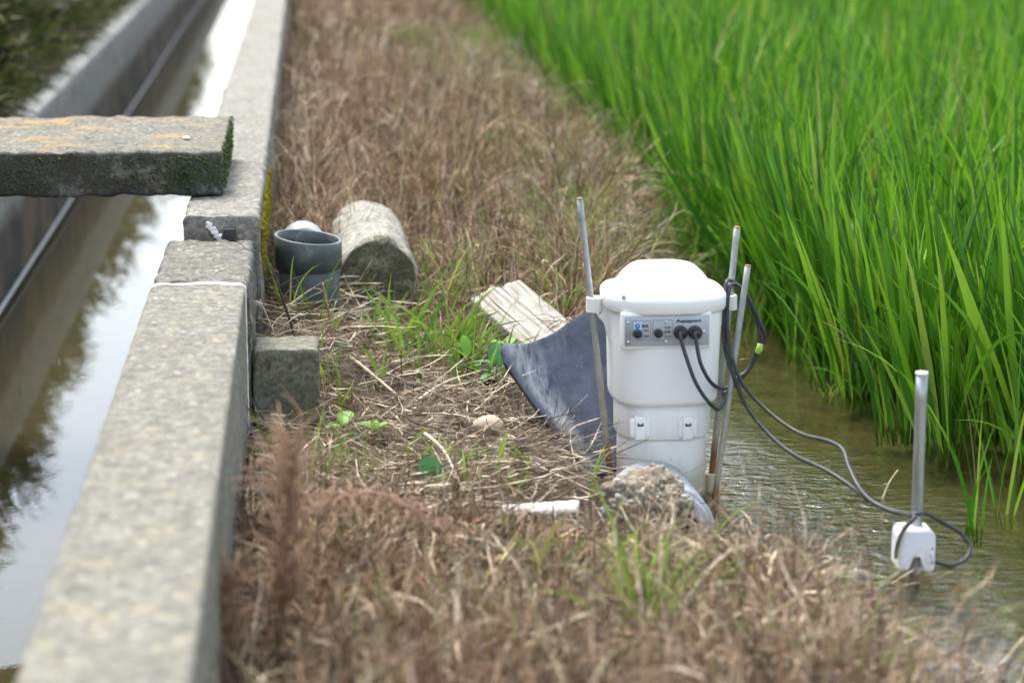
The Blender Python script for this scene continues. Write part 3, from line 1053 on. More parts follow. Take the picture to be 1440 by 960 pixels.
# ------------------------------------------------------------------ cables
yq = YP - .017


GY0 = U(1288, 808, 0)[1]


def cable(name, pts, r, label):
    pts = [(a_, b_, c_ + (GY0 - 3.495) * float(smooth((a_ - 1080) / 150)) * (1 if c_ < 3.89 else 0)) for a_, b_, c_ in pts]
    bm = bmesh.new(); tube(bm, [UY(*p) for p in pts], r, 10, 8)
    o = link(name, bm_mesh(name, bm), M['cable'])
    rebase(o, UY(*pts[0]))
    tag(o, label, 'cable', 'black cables of the valve unit')
    return o



ca = cable('cable', [(956.8, 468, yq), (958, 478, yq - .004), (966, 505, yq - .012), (978, 537, yq - .014), (993, 561, yq - .01), (1008, 575, yq + .01), (1016, 568, yq + .04), (1019, 553, 4.0),
      (1026, 548, 4.02), (1046, 528, 4.03), (1062, 505, 4.035), (1075, 474, 4.03), (1066, 448, 4.025), (1053, 420, 4.02), (1040, 403, 4.01), (1026, 394, 3.985), (1021, 401, 3.972), (1019, 428, 3.968), (1018, 470, 3.966), (1022, 500, 3.963), (1034, 535, 3.955), (1052, 575, 3.94),
      (1085, 614, 3.87), (1118, 640, 3.80), (1160, 660, 3.72), (1195, 682, 3.66), (1218, 700, 3.60), (1245, 714, 3.55), (1275, 722, 3.47), (1290, 722, 3.452), (1302, 722, 3.47), (1325, 734, 3.50), (1350, 748, 3.50), (1364, 768, 3.49), (1358, 785, 3.475), (1338, 794, 3.46), (1316, 790, 3.452)], .0034,
      'black cable from the left socket looping over the bracket and coiling round the level sensor')
cb = cable('cable', [(977.3, 468, yq), (979, 480, yq - .003), (985, 510, yq - .009), (997, 534, yq - .005), (1010, 545, yq + .02), (1022, 545, 4.0),
      (1036, 532, 4.022), (1052, 520, 4.03), (1063, 492, 4.033), (1068, 468, 4.03), (1058, 435, 4.026), (1046, 412, 4.02), (1034, 400, 3.99), (1026, 404, 3.973), (1023, 430, 3.966), (1023, 468, 3.962), (1030, 505, 3.957), (1045, 540, 3.95), (1068, 567, 3.93),
      (1100, 594, 3.87), (1130, 611, 3.82), (1165, 620, 3.76), (1185, 632, 3.72), (1193, 655, 3.68), (1206, 682, 3.63), (1224, 703, 3.575), (1250, 717, 3.53), (1276, 724, 3.466), (1286, 727, 3.448), (1272, 743, 3.446), (1263, 764, 3.447), (1260, 784, 3.450)], .0034,
      'black cable from the right socket trailing over the water to the level sensor')
bm = bmesh.new()
p = Vector(UY(1067, 490, 4.027))
tube(bm, [p + Vector((-.002, 0, -.007)), p + Vector((.001, -.002, 0)), p + Vector((.003, 0, .008))], [.0045, .0060, .0050], 8, 3)
rough(bm, .0015, 200, 2)
t_ = link('cable_tape', bm_mesh('cable_tape', bm), M['tape'], ca)

# ------------------------------------------------------------------ level sensor
gb = U(1288, 808, 0)
sen = empty('level_sensor', (gb[0], gb[1], 0))
tag(sen, 'white water level sensor box on a shiny galvanised post in the paddy water', 'sensor')
YG = gb[1]
bm = bmesh.new()
a, b = UY(1263, 804, YG - .02), UY(1316, 745, YG - .02)
x0, x1, z0, z1 = a[0], b[0], a[2], b[2]
w = x1 - x0
poly = [(x0, z0 + .004), (x0 + w * .30, z0 + .004), (x0 + w * .36, z0 + .022), (x0 + w * .44, z0 + .026), (x0 + w * .60, z0 + .026), (x0 + w * .66, z0 + .018), (x0 + w * .72, z0), (x1 - .002, z0), (x1, z0 + .01), (x1, z1 - .010), (x1 - .003, z1 - .003), (x1 - .010, z1), (x0 + .008, z1), (x0 + .002, z1 - .003), (x0, z1 - .010)]
prism(bm, poly, YG - .022, YG + .028)
bmesh.ops.bevel(bm, geom=[e for e in bm.edges], offset=.0018, segments=2, affect='EDGES')
link('sensor_housing', bm_mesh('sensor_housing', bm), m_plain('white sensor plastic', (.74, .74, .78), .35, var=.03, scale=14, dirt=(.5, .48, .42), dirtamt=.25), sen, smooth=False)
bm = bmesh.new()
for k, (dx, dz, h_) in enumerate(((.004, .012, .006), (.006, .022, .004), (.004, .034, .005))):
    bevel_box(bm, (x1 - dx - .0016, YG - .0228, z0 + dz), (x1 - dx, YG - .0215, z0 + dz + h_), .0002, 1)
link('marking', bm_mesh('marking', bm), M['red'], sen)
bm = bmesh.new()
pt = UY(1295.5, 526, YG + .014)
tube(bm, [(pt[0], YG + .010, -.12), (pt[0], YG + .010, .1), (pt[0] + .0005, YG + .0105, pt[2])], .0088, 20, 4)
link('post', bm_mesh('post', bm), M['galv'], sen)
bm = bmesh.new()
solid_cyl(bm, (pt[0], YG + .0105, pt[2] - .001), (pt[0], YG + .0105, pt[2] + .0045), .0098, 22, .0012)
link('post_cap', bm_mesh('post_cap', bm), m_plain('grey white cap', (.66, .67, .68), .5), sen)

# ------------------------------------------------------------------ conglomerate lump, drain pipe, white pipe, stones
pc2 = Vector(UY(904, 708, 3.71))
bm = bmesh.new()
bmesh.ops.create_icosphere(bm, subdivisions=5, radius=1.0)
for v in bm.verts:
    n_ = v.co.copy()
    v.co = Vector((n_.x * .068, n_.y * .05, n_.z * .052))
    v.co *= 1 + .36 * fbm(n_ * 1.7 + Vector((3, 1, 2)), 3)
    v.co += n_ * .007 * fbm(n_ * 7, 4)
    v.co += pc2
bm.faces.ensure_lookup_table()
tri0 = len(bm.faces)
cand = [f for f in bm.faces if f.normal.y < .3]
pebs = []
for k in range(80):
    f = random.choice(cand); c = f.calc_center_median()
    low = (c.z < pc2.z - .005)
    r = random.uniform(.003, .0065) * (1.5 if low else 1.)
    pebs.append((c, r))
for c, r in pebs:
    mt = Matrix.Translation(c) @ Matrix.Rotation(random.uniform(0, 3), 4, Vector((random.random(), random.random(), .3)).normalized()) @ Matrix.Diagonal((1, .75, 1.25, 1))
    bmesh.ops.create_icosphere(bm, subdivisions=2, radius=r, matrix=mt)
bm.faces.ensure_lookup_table()
for i, f in enumerate(bm.faces): f.material_index = 0 if i < tri0 else 1
me = bm_mesh('concrete_lump', bm); me.materials.append(M['chunk']); me.materials.append(M['pebble'])
o = link('concrete_lump', me); rebase(o, pc2 - Vector((0, 0, .05)))
tag(o, 'broken lump of pebbly concrete in front of the foot of the white valve unit', 'lump')

bm = bmesh.new()
dc = Vector(UY(931, 739, 3.80))
pipe_wall(bm, dc + Vector((-.004, .12, 0)), dc + Vector((.004, -.035, -.004)), .080, .080, .050, .050, 56)
pipe_wall(bm, dc + Vector((.003, -.02, -.003)), dc + Vector((.005, -.06, -.004)), .0735, .072, .0495, .0505, 56)
o = link('drain_pipe', bm_mesh('drain_pipe', bm), M['pvc_blue']); rebase(o, dc)
tag(o, 'pale blue-grey round pipe end behind the pebbly concrete lump', 'pipe')

bm = bmesh.new()
wa, wb = Vector(U(702, 716, .105)), Vector(U(814, 709, .115))
dirv = (wb - wa).normalized(); up_ = Vector((0, 0, 1)); sd = dirv.cross(up_).normalized()
rings = []
for t in np.linspace(0, 1, 16):
    c = wa.lerp(wb, float(t)); ring = []
    for k in range(13):
        a_ = math.pi * (k / 12); ring.append(c + sd * math.cos(a_) * .0175 + up_ * (math.sin(a_) * .014 - .008))
    for k in range(12, -1, -1):
        a_ = math.pi * (k / 12); ring.append(c + sd * math.cos(a_) * .0150 + up_ * (math.sin(a_) * .0115 - .008))
    rings.append(ring)
vs = [[bm.verts.new(p) for p in r] for r in rings]
for r1, r2 in zip(vs, vs[1:]):
    for i in range(26): bm.faces.new((r1[i], r1[(i+1) % 26], r2[(i+1) % 26], r2[i]))
bm.faces.new(vs[0]); bm.faces.new(vs[-1][::-1])
o = link('pipe_offcut', bm_mesh('pipe_offcut', bm), m_plain('chalky white plastic', (.70, .69, .67), .6, var=.05, scale=40, dirt=(.3, .25, .18), dirtamt=.7)); rebase(o, wa)
tag(o, 'white plastic pipe offcut lying in straw left of the pebbly lump', 'pipe')


def stone(px, py, z, sx, sy, sz, name, mat, label, seed, group=None):
    p = Vector(U(px, py, z)); bm = bmesh.new()
    bmesh.ops.create_icosphere(bm, subdivisions=4, radius=1.)
    for v in bm.verts:
        n_ = v.co.copy()
        v.co = Vector((n_.x * sx, n_.y * sy, n_.z * sz)) * (1 + .13 * fbm(n_ * 1.1 + Vector((seed, 0, 2)), 2)) + p
    o = link(name, bm_mesh(name, bm), mat); rebase(o, p - Vector((0, 0, sz)))
    tag(o, label, 'stone', group); return o


stone(686, 598, .115, .026, .022, .0175, 'stone', M['stone'], 'smooth tan oval stone lying in dry grass near the dark sheet', 1.)
stone(430, 448, .16, .030, .03, .022, 'stone', m_concrete('lichen stone', light=(.33, .31, .22), dark=(.14, .135, .09), moss=.4, white=.0), 'small lichen-covered stone in front of the upright grey pipe', 4.)

# ------------------------------------------------------------------ ribbons (grass, rice, straw)
def ribbons(root, L, W, tilt0, curl, az, azc=None, S=6, wig=.0, cpow=1.3, taper=.12, widest=.25, base=.6, droop=None):
    """N bent tapering strips; returns verts, quads"""
    n = len(root)
    P = root.copy(); tl = tilt0.copy(); a = az.copy()
    rv = R.normal(size=(n, 3)); rv[:, 2] *= .6
    pts = []
    azc = np.zeros(n) if azc is None else azc
    for i in range(S + 1):
        t = i / S
        d = np.stack([np.sin(tl) * np.cos(a), np.sin(tl) * np.sin(a), np.cos(tl)], -1)
        wv = np.cross(d, rv); wv /= (np.linalg.norm(wv, axis=1, keepdims=True) + 1e-9)
        prof = base + (1 - base) * min(1, t / widest) if t < widest else 1 - (1 - taper) * ((t - widest) / (1 - widest)) ** 1.6
        hw = (W * .5 * prof)[:, None]
        pts.append(P - wv * hw); pts.append(P + wv * hw)
        P = P + d * (L / S)[:, None]
        tl = tl + curl / S * (cpow * (t + .5 / S) ** (cpow - 1)) + (R.normal(size=n) * wig if wig else 0)
        a = a + azc / S + (R.normal(size=n) * wig if wig else 0)
    V = np.stack(pts, 1)                         # n, 2(S+1), 3
    m = 2 * (S + 1)
    q = np.array([[2*i, 2*i+1, 2*i+3, 2*i+2] for i in range(S)])
    Q = (np.arange(n)[:, None, None] * m + q[None]).reshape(-1, 4)
    return V.reshape(-1, 3), Q


def merge(parts):
    Vs, Qs, o = [], [], 0
    for V, Q in parts:
        Vs.append(V); Qs.append(Q + o); o += len(V)
    return np.concatenate(Vs), np.concatenate(Qs)


def keep_out(x, y):
    """True where dry grass cannot grow: things lie there"""
    k = ((x - PX) / .13) ** 2 + ((y - PYc) / .13) ** 2 < 1
    # the sheet
    k |= (x > .37 + (4.33 - y) * .42) & (x < .62) & (y > 3.95) & (y < 4.42)
    k |= (np.abs(x - cA.x) < .085) & (y > cA.y + .0) & (y < cA.y + .58)
    k |= (x < -.105)
    k |= (x < .01) & (y > 4.10) & (y < 4.25)
    k |= ((x - pc[0]) ** 2 + (y - pc[1]) ** 2 < .07 ** 2)
    k |= ((x - q[0]) ** 2 + (y - q[1]) ** 2 < .07 ** 2) & (y > pc[1])
    u_ = (x - pA.x) * ex.x + (y - pA.y) * ex.y; w_ = (x - pA.x) * ey.x + (y - pA.y) * ey.y
    k |= (u_ > -.02) & (u_ < Lb) & (w_ > -.02) & (w_ < Wb + .02)
    k |= (((x - pc2.x) / .085) ** 2 + ((y - pc2.y + .03) / .085) ** 2 < 1)
    k |= (((x - .345) / .075) ** 2 + ((y - 3.63) / .05) ** 2 < 1)
    k |= (((x - .305) / .03) ** 2 + ((y - 4.10) / .045) ** 2 < 1)
    return k


q = np.array(q)


def bare(x, y):
    """0..1 trampled open ground between block and sheet"""
    a = np.exp(-(((x - .20) / .19) ** 4 + ((y - 4.25) / .42) ** 4))
    b = np.exp(-(((x - .36) / .12) ** 4 + ((y - 3.86) / .2) ** 4))
    return np.clip(a + b, 0, 1)


def scatter(y0, y1, n, x0=-.10, slack=.06):
    x = R.uniform(x0, 1.1, n); y = R.uniform(y0, y1, n)
    ok = (x < edge(y) + slack * R.uniform(-1, 1, n)) & ~keep_out(x, y)
    return x[ok], y[ok]


LOW = [(.35, 3.60, .12, .14), (.515, 3.60, .10, .16), (.30, 4.08, .07, .12), (-.04, 4.0, .08, .14), (.60, 3.62, .16, .22), (.36, 4.02, .16, .20), (.13, 4.72, .13, .14), (.40, 4.55, .12, .2), (-.02, 4.55, .06, .14), (.53, 3.72, .2, .2), (.52, 3.52, .16, .14), (.84, 3.30, .07, .2)]


def low(x, y):
    f = np.zeros(len(x))
    for a, b, c, d in LOW: f = np.maximum(f, np.exp(-(((x - a) / c) ** 4 + ((y - b) / d) ** 4)))
    return 1 - .74 * f


def tufts(y0, y1, ntuft, per, spread, Lr, Wr, S, tilt=(.1, .9), curl=(.6, 2.2), wig=.12, hk=1.0):
    tx, ty = scatter(y0, y1, ntuft)
    bq = bare(tx, ty)
    ok = (R.random(len(tx)) > bq * .62) & (R.random(len(tx)) < np.clip(.62 + .75 * wavy(tx * 1.15, ty * .8, 7.), .12, 1.))
    tx, ty, bq = tx[ok], ty[ok], bq[ok]
    n = len(tx)
    lean_a = R.uniform(0, 2*np.pi, n); lean = R.uniform(0, .5, n)
    ts = R.uniform(.6, 1.25, n) * (1 - .5 * bq)
    ts *= (1 + .25 * wavy(tx * .7, ty * .5, 3.)) * low(tx, ty)
    ts *= np.interp(ty, [2.6, 3.1, 3.6, 4.8, 5.4], [1.2, .92, .62, .85, 1.08])
    i = np.repeat(np.arange(n), per)
    N = n * per
    ang = R.uniform(0, 2*np.pi, N)
    rr = np.abs(R.normal(size=N)) * spread
    x = tx[i] + rr * np.cos(ang); y = ty[i] + rr * np.sin(ang)
    x = np.maximum(x, -.108)
    z = terrain(x, y) - .006
    tl = R.uniform(*tilt, N)
    az = ang + R.normal(size=N) * .6
    # tuft leaning as a whole
    vx = np.sin(tl) * np.cos(az) + lean[i] * np.cos(lean_a[i]); vy = np.sin(tl) * np.sin(az) + lean[i] * np.sin(lean_a[i])
    az = np.arctan2(vy, vx); tl = np.arctan2(np.hypot(vx, vy), np.cos(tl))
    L = R.uniform(*Lr, N) * ts[i] * hk
    W = R.uniform(*Wr, N)
    cu = R.uniform(*curl, N) * R.choice([1, 1, 1, 1, -.4], N)
    return ribbons(np.stack([x, y, z], -1), L, W, tl, cu, az, R.normal(size=N) * .9, S, wig, taper=.25)


def litter(y0, y1, n, Lr, Wr, hz=.03, S=4):
    x, y = scatter(y0, y1, n, slack=.08)
    N = len(x)
    z = terrain(x, y) + R.uniform(.001, hz, N) * (1 - .5 * bare(x, y))
    return ribbons(np.stack([x, y, z], -1), R.uniform(*Lr, N), R.uniform(*Wr, N), R.uniform(1.25, 1.75, N), R.normal(size=N) * .25, R.uniform(0, 2*np.pi, N), R.normal(size=N) * .8, S, .12, taper=.4)


parts = [
    tufts(2.2, 3.55, 900, 30, .030, (.08, .22), (.0018, .0042), 8, tilt=(.2, 1.3), curl=(.5, 3.2), wig=.26),
    tufts(3.5, 4.7, 620, 30, .026, (.06, .17), (.0011, .0026), 8, tilt=(.2, 1.35), curl=(.4, 3.), wig=.28),
    tufts(4.6, 6.6, 2100, 30, .032, (.07, .20), (.0014, .0030), 8, tilt=(.1, 1.3), curl=(.4, 3.), wig=.28),
    tufts(5.0, 9., 520, 34, .03, (.16, .32), (.0018, .0036), 9, tilt=(.05, .9), curl=(.4, 2.2), wig=.2),
    tufts(6.5, 10., 2500, 22, .036, (.10, .25), (.0025, .0050), 6, tilt=(.1, 1.1), wig=.24),
    tufts(10., 19., 2400, 16, .05, (.12, .26), (.005, .010), 5, tilt=(.1, 1.), wig=.2),
]
V, Q = merge(parts)
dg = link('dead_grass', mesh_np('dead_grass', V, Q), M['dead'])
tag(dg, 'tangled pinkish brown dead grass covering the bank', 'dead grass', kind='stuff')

# pale hay mops drooping out of the dead grass
parts = [tufts(4.7, 8.5, 130, 60, .012, (.12, .24), (.0016, .0032), 8, tilt=(.25, .9), curl=(1.1, 2.4), wig=.07),
         tufts(2.2, 3.5, 70, 50, .012, (.10, .2), (.0018, .0036), 8, tilt=(.25, 1.), curl=(1.1, 2.6), wig=.09), tufts(8.5, 16., 160, 40, .02, (.14, .26), (.003, .006), 7, tilt=(.25, .9), curl=(1.1, 2.4), wig=.07)]
V, Q = merge(parts)
hy = link('hay_mops', mesh_np('hay_mops', V, Q), M['thatch'])
tag(hy, 'pale drooping mops of dry hay among the dead grass', 'dry grass', kind='stuff')

parts = [litter(2.2, 4.8, 15000, (.04, .17), (.0014, .0034), .035), litter(4.8, 8, 7000, (.05, .2), (.002, .004), .04)]
V, Q = merge(parts)
lt = link('straw_litter', mesh_np('straw_litter', V, Q), M['thatch'])
tag(lt, 'pale flattened straw littering the soil', 'straw', kind='stuff')

# sparse living grass among the dead
def greens(cx, cy, sx, sy, ncl, per, Lr, Wr, tl=(.05, .5)):
    tx = R.normal(cx, sx, ncl); ty = R.normal(cy, sy, ncl)
    ok = ~keep_out(tx, ty) & (tx < edge(ty) - .0)
    tx, ty = tx[ok], ty[ok]
    i = np.repeat(np.arange(len(tx)), per); N = len(i)
    x = tx[i] + R.normal(size=N) * .008; y = ty[i] + R.normal(size=N) * .008
    return ribbons(np.stack([x, y, terrain(x, y) - .005], -1), R.uniform(*Lr, N), R.uniform(*Wr, N), R.uniform(*tl, N), R.uniform(.1, 1.5, N), R.uniform(0, 2*np.pi, N), None, 6, .04, taper=.06)


def at(px, py, z=.1): return U(px, py, z)[:2]


parts = []
for (px_, py_, sx, sy, nc, per, L0, L1) in ((600, 520, .055, .09, 19, 4, .08, .19), (540, 500, .03, .09, 9, 4, .06, .13), (645, 520, .025, .07, 8, 4, .08, .17), (570, 460, .05, .06, 5, 4, .06, .13), (480, 560, .04, .08, 8, 4, .05, .1), (370, 470, .006, .12, 5, 6, .08, .16),
                                           (420, 500, .02, .05, 4, 4, .04, .08), (355, 640, .012, .10, 5, 5, .05, .12), (620, 640, .05, .06, 6, 4, .04, .09), (690, 640, .04, .06, 5, 4, .04, .08), (780, 800, .03, .05, 4, 5, .08, .15),
                                           (905, 880, .025, .05, 5, 8, .12, .22), (1010, 900, .04, .06, 3, 6, .08, .15), (560, 900, .04, .05, 3, 5, .07, .14), (640, 830, .04, .04, 3, 4, .06, .12), (830, 660, .02, .03, 2, 3, .04, .08)):
    c = at(px_, py_)
    parts.append(greens(c[0], c[1], sx, sy, nc, per, (L0, L1), (.0032, .0105)))
for k in range(100):      # scattered through the bank
    y = R.uniform(2.3, 12) ; x = R.uniform(-.05, 1.0)
    if R.random() < .9: parts.append(greens(x, y, .05, .1, 3, 5, (.06, .2), (.002, .0045)))
for k in range(240):      # greener towards the field
    y = R.uniform(4.9, 12); x = edge(y) - abs(R.normal()) * .24
    parts.append(greens(x, y, .05, .1, 3, 8, (.10, .28), (.0018, .0045), (.05, .8)))
parts = [p for p in parts if len(p[0])]
V, Q = merge(parts)
gg = link('green_grass', mesh_np('green_grass', V, Q), M['green'])
tag(gg, 'thin living green grass sprouting through the dead grass', 'grass', kind='stuff')

# ------------------------------------------------------------------ rice
RYk = np.array([-5, 3.5, 4.19, 4.76, 5.5, 6.7, 16, 60.]); RXk = np.array([1.5, 1.42, 1.33, 1.15, 1.12, 1.09, .98, .98])


def rice_edge(y): return np.interp(y, RYk, RXk)


def hill(n, S, lean=0., hmul=1., wmul=1.):
    r = np.abs(R.normal(size=n)) * .022; a0 = R.uniform(0, 2*np.pi, n)
    root = np.stack([r*np.cos(a0), r*np.sin(a0), np.full(n, -.03)], -1)
    L = R.uniform(.30, .58, n) * hmul
    W = R.uniform(.010, .018, n) * wmul
    tl = np.abs(R.normal(size=n)) * .17 + .03
    az = a0 + R.normal(size=n) * .5
    vx = np.sin(tl) * np.cos(az) - lean * R.uniform(.1, 1.2, n); vy = np.sin(tl) * np.sin(az)
    az = np.arctan2(vy, vx); tl = np.arctan2(np.hypot(vx, vy), np.cos(tl))
    curl = np.abs(R.normal(size=n)) * .20 + .03
    curl = np.where(R.random(n) < .10, curl + .9, curl)
    return ribbons(root, L, W, tl, curl, az, R.normal(size=n) * .15, S, .015, cpow=2.2, taper=.04, widest=.35, base=.35)


def field(xy, protos):
    parts = []
    for x, y in xy:
        V, Q = protos[R.integers(len(protos))]
        a = R.uniform(0, 6.28); s = R.uniform(.86, 1.10)
        c, s_ = math.cos(a), math.sin(a)
        V2 = np.stack([(V[:, 0]*c - V[:, 1]*s_) + x, (V[:, 0]*s_ + V[:, 1]*c) + y, V[:, 2]], -1)
        V2[:, :2] = (V2[:, :2] - [x, y]) * s + [x, y]; V2[:, 2] *= s
        parts.append((V2, Q))
    return merge(parts)


inner, outer = [], []
yrow = np.arange(3.3, 22, .155)
for yk in yrow:
    x = rice_edge(yk)
    for j in range(30):
        xx = x + j * .215 + R.normal() * .018; yy = yk + R.normal() * .022
        # only what can be seen or mirrored from around the viewpoint
        if xx / yy > .40 or xx > 5.2: break
        if j == 0 and yk < 9.5: outer.append((xx, yy))
        else: inner.append((xx, yy))
near_h = [h for h in inner if h[1] < 7.5]; far_h = [h for h in inner if h[1] >= 7.5]
P_near = [hill(36, 7) for _ in range(8)]
P_far = [hill(28, 5, wmul=1.3) for _ in range(8)]
V, Q = merge([field(near_h, P_near), field(far_h, P_far)])
rf = link('rice_field', mesh_np('rice_field', V, Q), M['rice'])
tag(rf, 'dense bright green rice crop filling the flooded field', 'rice', kind='stuff')

# the outermost hills stand as plants of their own
protos = []
for k in range(7):
    V, Q = hill(40, 7, lean=.15, hmul=.98)
    Vs, Qs = ribbons(np.stack([R.normal(size=9)*.05, R.normal(size=9)*.05, np.full(9, -.03)], -1), R.uniform(.18, .42, 9), R.uniform(.003, .006, 9), R.uniform(.05, .5, 9), R.uniform(.2, 1.3, 9), R.uniform(1.8, 4.6, 9), None, 7, .02, taper=.05)
    V, Q = merge([(V, Q), (Vs, Qs)])
    protos.append(mesh_np('rice_plant', V, Q)); protos[-1].materials.append(M['rice'])
    protos[-1].polygons.foreach_set('use_smooth', np.ones(len(Q), dtype=bool))
extra = [tuple(at(px_, py_, 0.)) for px_, py_ in ((1212, 548), (1112, 445), (1275, 600), (1330, 625), (1072, 425))]
for k, (x, y) in enumerate(outer + extra):
    o = bpy.data.objects.new('rice_plant', protos[k % 7]); COL.objects.link(o)
    o.location = (x, y, 0); o.rotation_euler.z = R.uniform(-.4, .4); s = R.uniform(.9, 1.08); o.scale = (s, s, s)
    tag(o, 'outermost rice plant leaning out over the open paddy water', 'rice plant', 'rice plants along the water edge')
# thin sparse plants
for k, (px_, py_, n_, hh) in enumerate(((1372, 742, 11, .75), (1412, 722, 9, .8), (1152, 532, 8, .42), (958, 362, 12, .6))):
    x, y = at(px_, py_, 0.)
    V, Q = ribbons(np.stack([R.normal(size=n_)*.014, R.normal(size=n_)*.014, np.full(n_, -.03)], -1), R.uniform(.2, .5, n_) * hh, R.uniform(.0035, .0065, n_), R.uniform(.03, .28, n_), R.uniform(.1, .8, n_), R.uniform(0, 6.28, n_), None, 7, .02, taper=.05)
    o = link('rice_seedling', mesh_np('rice_seedling', V, Q), M['rice']); o.location = (x, y, 0)
    tag(o, ['thin rice clump standing in the water just behind the level sensor', 'thin rice clump in the water at the right edge beside the dense crop',
            'short thin rice sprig in open water between the cables and the crop', 'thin rice clump where the dead grass bank meets the crop behind the valve unit'][k], 'rice plant')

for k in range(16):
    y = R.uniform(4.2, 6.4); x = rice_edge(y) - R.uniform(.05, .22); n_ = int(R.integers(5, 12))
    V, Q = ribbons(np.stack([R.normal(size=n_)*.012, R.normal(size=n_)*.012, np.full(n_, -.03)], -1), R.uniform(.14, .38, n_), R.uniform(.0035, .0065, n_), R.uniform(.03, .4, n_), R.uniform(.1, 1.4, n_), R.uniform(0, 6.28, n_), None, 7, .02, taper=.05)
    o = link('rice_sprig', mesh_np('rice_sprig', V, Q), M['rice']); o.location = (x, y, 0)
    tag(o, 'slender rice sprig standing loose in the water before the dense crop', 'rice plant', 'loose rice sprigs in the water')

# small yellow-green sprig in the water
x, y = at(1168, 556, 0.)
n_ = 7
V, Q = ribbons(np.stack([R.normal(size=n_)*.004, R.normal(size=n_)*.004, np.full(n_, -.02)], -1), R.uniform(.04, .08, n_), R.uniform(.003, .006, n_), R.uniform(.05, .4, n_), R.uniform(.3, 1.6, n_), R.uniform(0, 6.28, n_), None, 6, .02, taper=.1)
o = link('water_sprig', mesh_np('water_sprig', V, Q), M['green']); o.location = (x, y, 0)
tag(o, 'tiny yellow-green sprig poking from the open paddy water', 'plant')

# ------------------------------------------------------------------ weeds on the opposite bank
def leafy(n, x0, x1, y0, y1, hfun, Lr, Wr, S=3):
    x = R.uniform(x0, x1, n); y = R.uniform(y0, y1, n)
    t = terrain(x, y)
    z = t + hfun(x, y) * R.random(n) ** .75
    return ribbons(np.stack([x, y, z], -1), R.uniform(*Lr, n), R.uniform(*Wr, n), np.abs(R.normal(.9, .5, n)), R.uniform(.2, 1.3, n), R.uniform(0, 6.28, n), None, S, .05, taper=.05, widest=.4, base=.3)


def clumpy(ncl, x0, x1, y0, y1, per, Lr, Wr, hr, rr_):
    cx = x1 - (x1 - x0) * R.random(ncl) ** 1.1; cy = R.uniform(y0, y1, ncl)
    ch = R.uniform(*hr, ncl) * (.3 + .7 * smooth((-.97 - cx) / .55)); cr = R.uniform(*rr_, ncl)
    i = np.repeat(np.arange(ncl), per); N = len(i)
    a = R.uniform(0, 6.28, N); u = R.random(N) ** .6
    r = cr[i] * np.sqrt(R.random(N)) * (1.05 - .55 * u)
    x = cx[i] + r * np.cos(a); y = cy[i] + r * np.sin(a)
    k = x < -.95; x, y, u, i, a = x[k], y[k], u[k], i[k], a[k]; N = len(x)
    z = terrain(x, y) + ch[i] * u * R.uniform(.8, 1.1, N)
    return ribbons(np.stack([x, y, z], -1), R.uniform(*Lr, N), R.uniform(*Wr, N), np.abs(R.normal(.8, .5, N)), R.uniform(.3, 1.6, N), a + R.normal(size=N) * .7, None, 3, .06, taper=.05, widest=.4, base=.3)


def hov(x, y): return .10 + .08 * wavy(x, y * .7, 2.)


parts = [clumpy(130, -2.4, -1.0, 2.2, 12., 330, (.05, .15), (.007, .017), (.5, 1.35), (.14, .32)), clumpy(60, -3.8, -1.0, 12, 24., 230, (.1, .25), (.012, .03), (.5, 1.3), (.2, .5)),
         leafy(5000, -1.0, -.92, 3.5, 14, hov, (.05, .14), (.004, .010), 4), leafy(12000, -3.5, -1., 2.2, 22, lambda x, y: .12 + 0 * x, (.06, .16), (.006, .014))]
V, Q = merge(parts)
wd = link('bank_weeds', mesh_np('bank_weeds', V, Q), M['weed'])
tag(wd, 'dark green weeds crowding the opposite canal bank', 'weeds', kind='stuff')

# ------------------------------------------------------------------ seedlings, stalks, twigs
def leaf_mesh(bm, base, direction, up, L, W, fold=.25, droop=.35):
    d = Vector(direction).normalized(); u = Vector(up); s = d.cross(u).normalized(); u = s.cross(d)
    n = 9; rows = []
    for i in range(n + 1):
        t = i / n
        w = W * .5 * (math.sin(math.pi * min(1, t ** .8)) ** .8 if 0 < t < 1 else .02)
        c = Vector(base) + d * (L * t) - Vector((0, 0, 1)) * droop * L * t * t
        rows.append([bm.verts.new(c - s * w + u * w * fold), bm.verts.new(c - s * w * .5 + u * w * fold * .3), bm.verts.new(c), bm.verts.new(c + s * w * .5 + u * w * fold * .3), bm.verts.new(c + s * w + u * w * fold)])
    for a, b in zip(rows, rows[1:]):
        for k in range(4): bm.faces.new((a[k], a[k+1], b[k+1], b[k]))


def seedling(px, py, z, leaves, label, mat='leaf', stem=.05):
    stem = stem * 1.35
    p = Vector(U(px, py, z)); p.z = float(terrain(p.x, p.y))
    root = empty('broadleaf_seedling', p)
    tag(root, label, 'seedling')
    top = p + Vector((.004, 0, stem))
    bm = bmesh.new(); tube(bm, [p - Vector((0, 0, .01)), p.lerp(top, .5) + Vector((.002, 0, 0)), top], .0016, 6, 3)
    link('stem', bm_mesh('stem', bm), M['green'], root)
    for (az, el, L, W, f) in leaves:
        a, e = math.radians(az), math.radians(el)
        d = Vector((math.cos(a)*math.cos(e), math.sin(a)*math.cos(e), math.sin(e)))
        bm = bmesh.new(); leaf_mesh(bm, p.lerp(top, f), d, (0, 0, 1) if abs(e) < 1.2 else (0, -1, .2), L * 1.3, W * 1.35)
        link('leaf', bm_mesh('leaf', bm), M[mat], root)
    return root


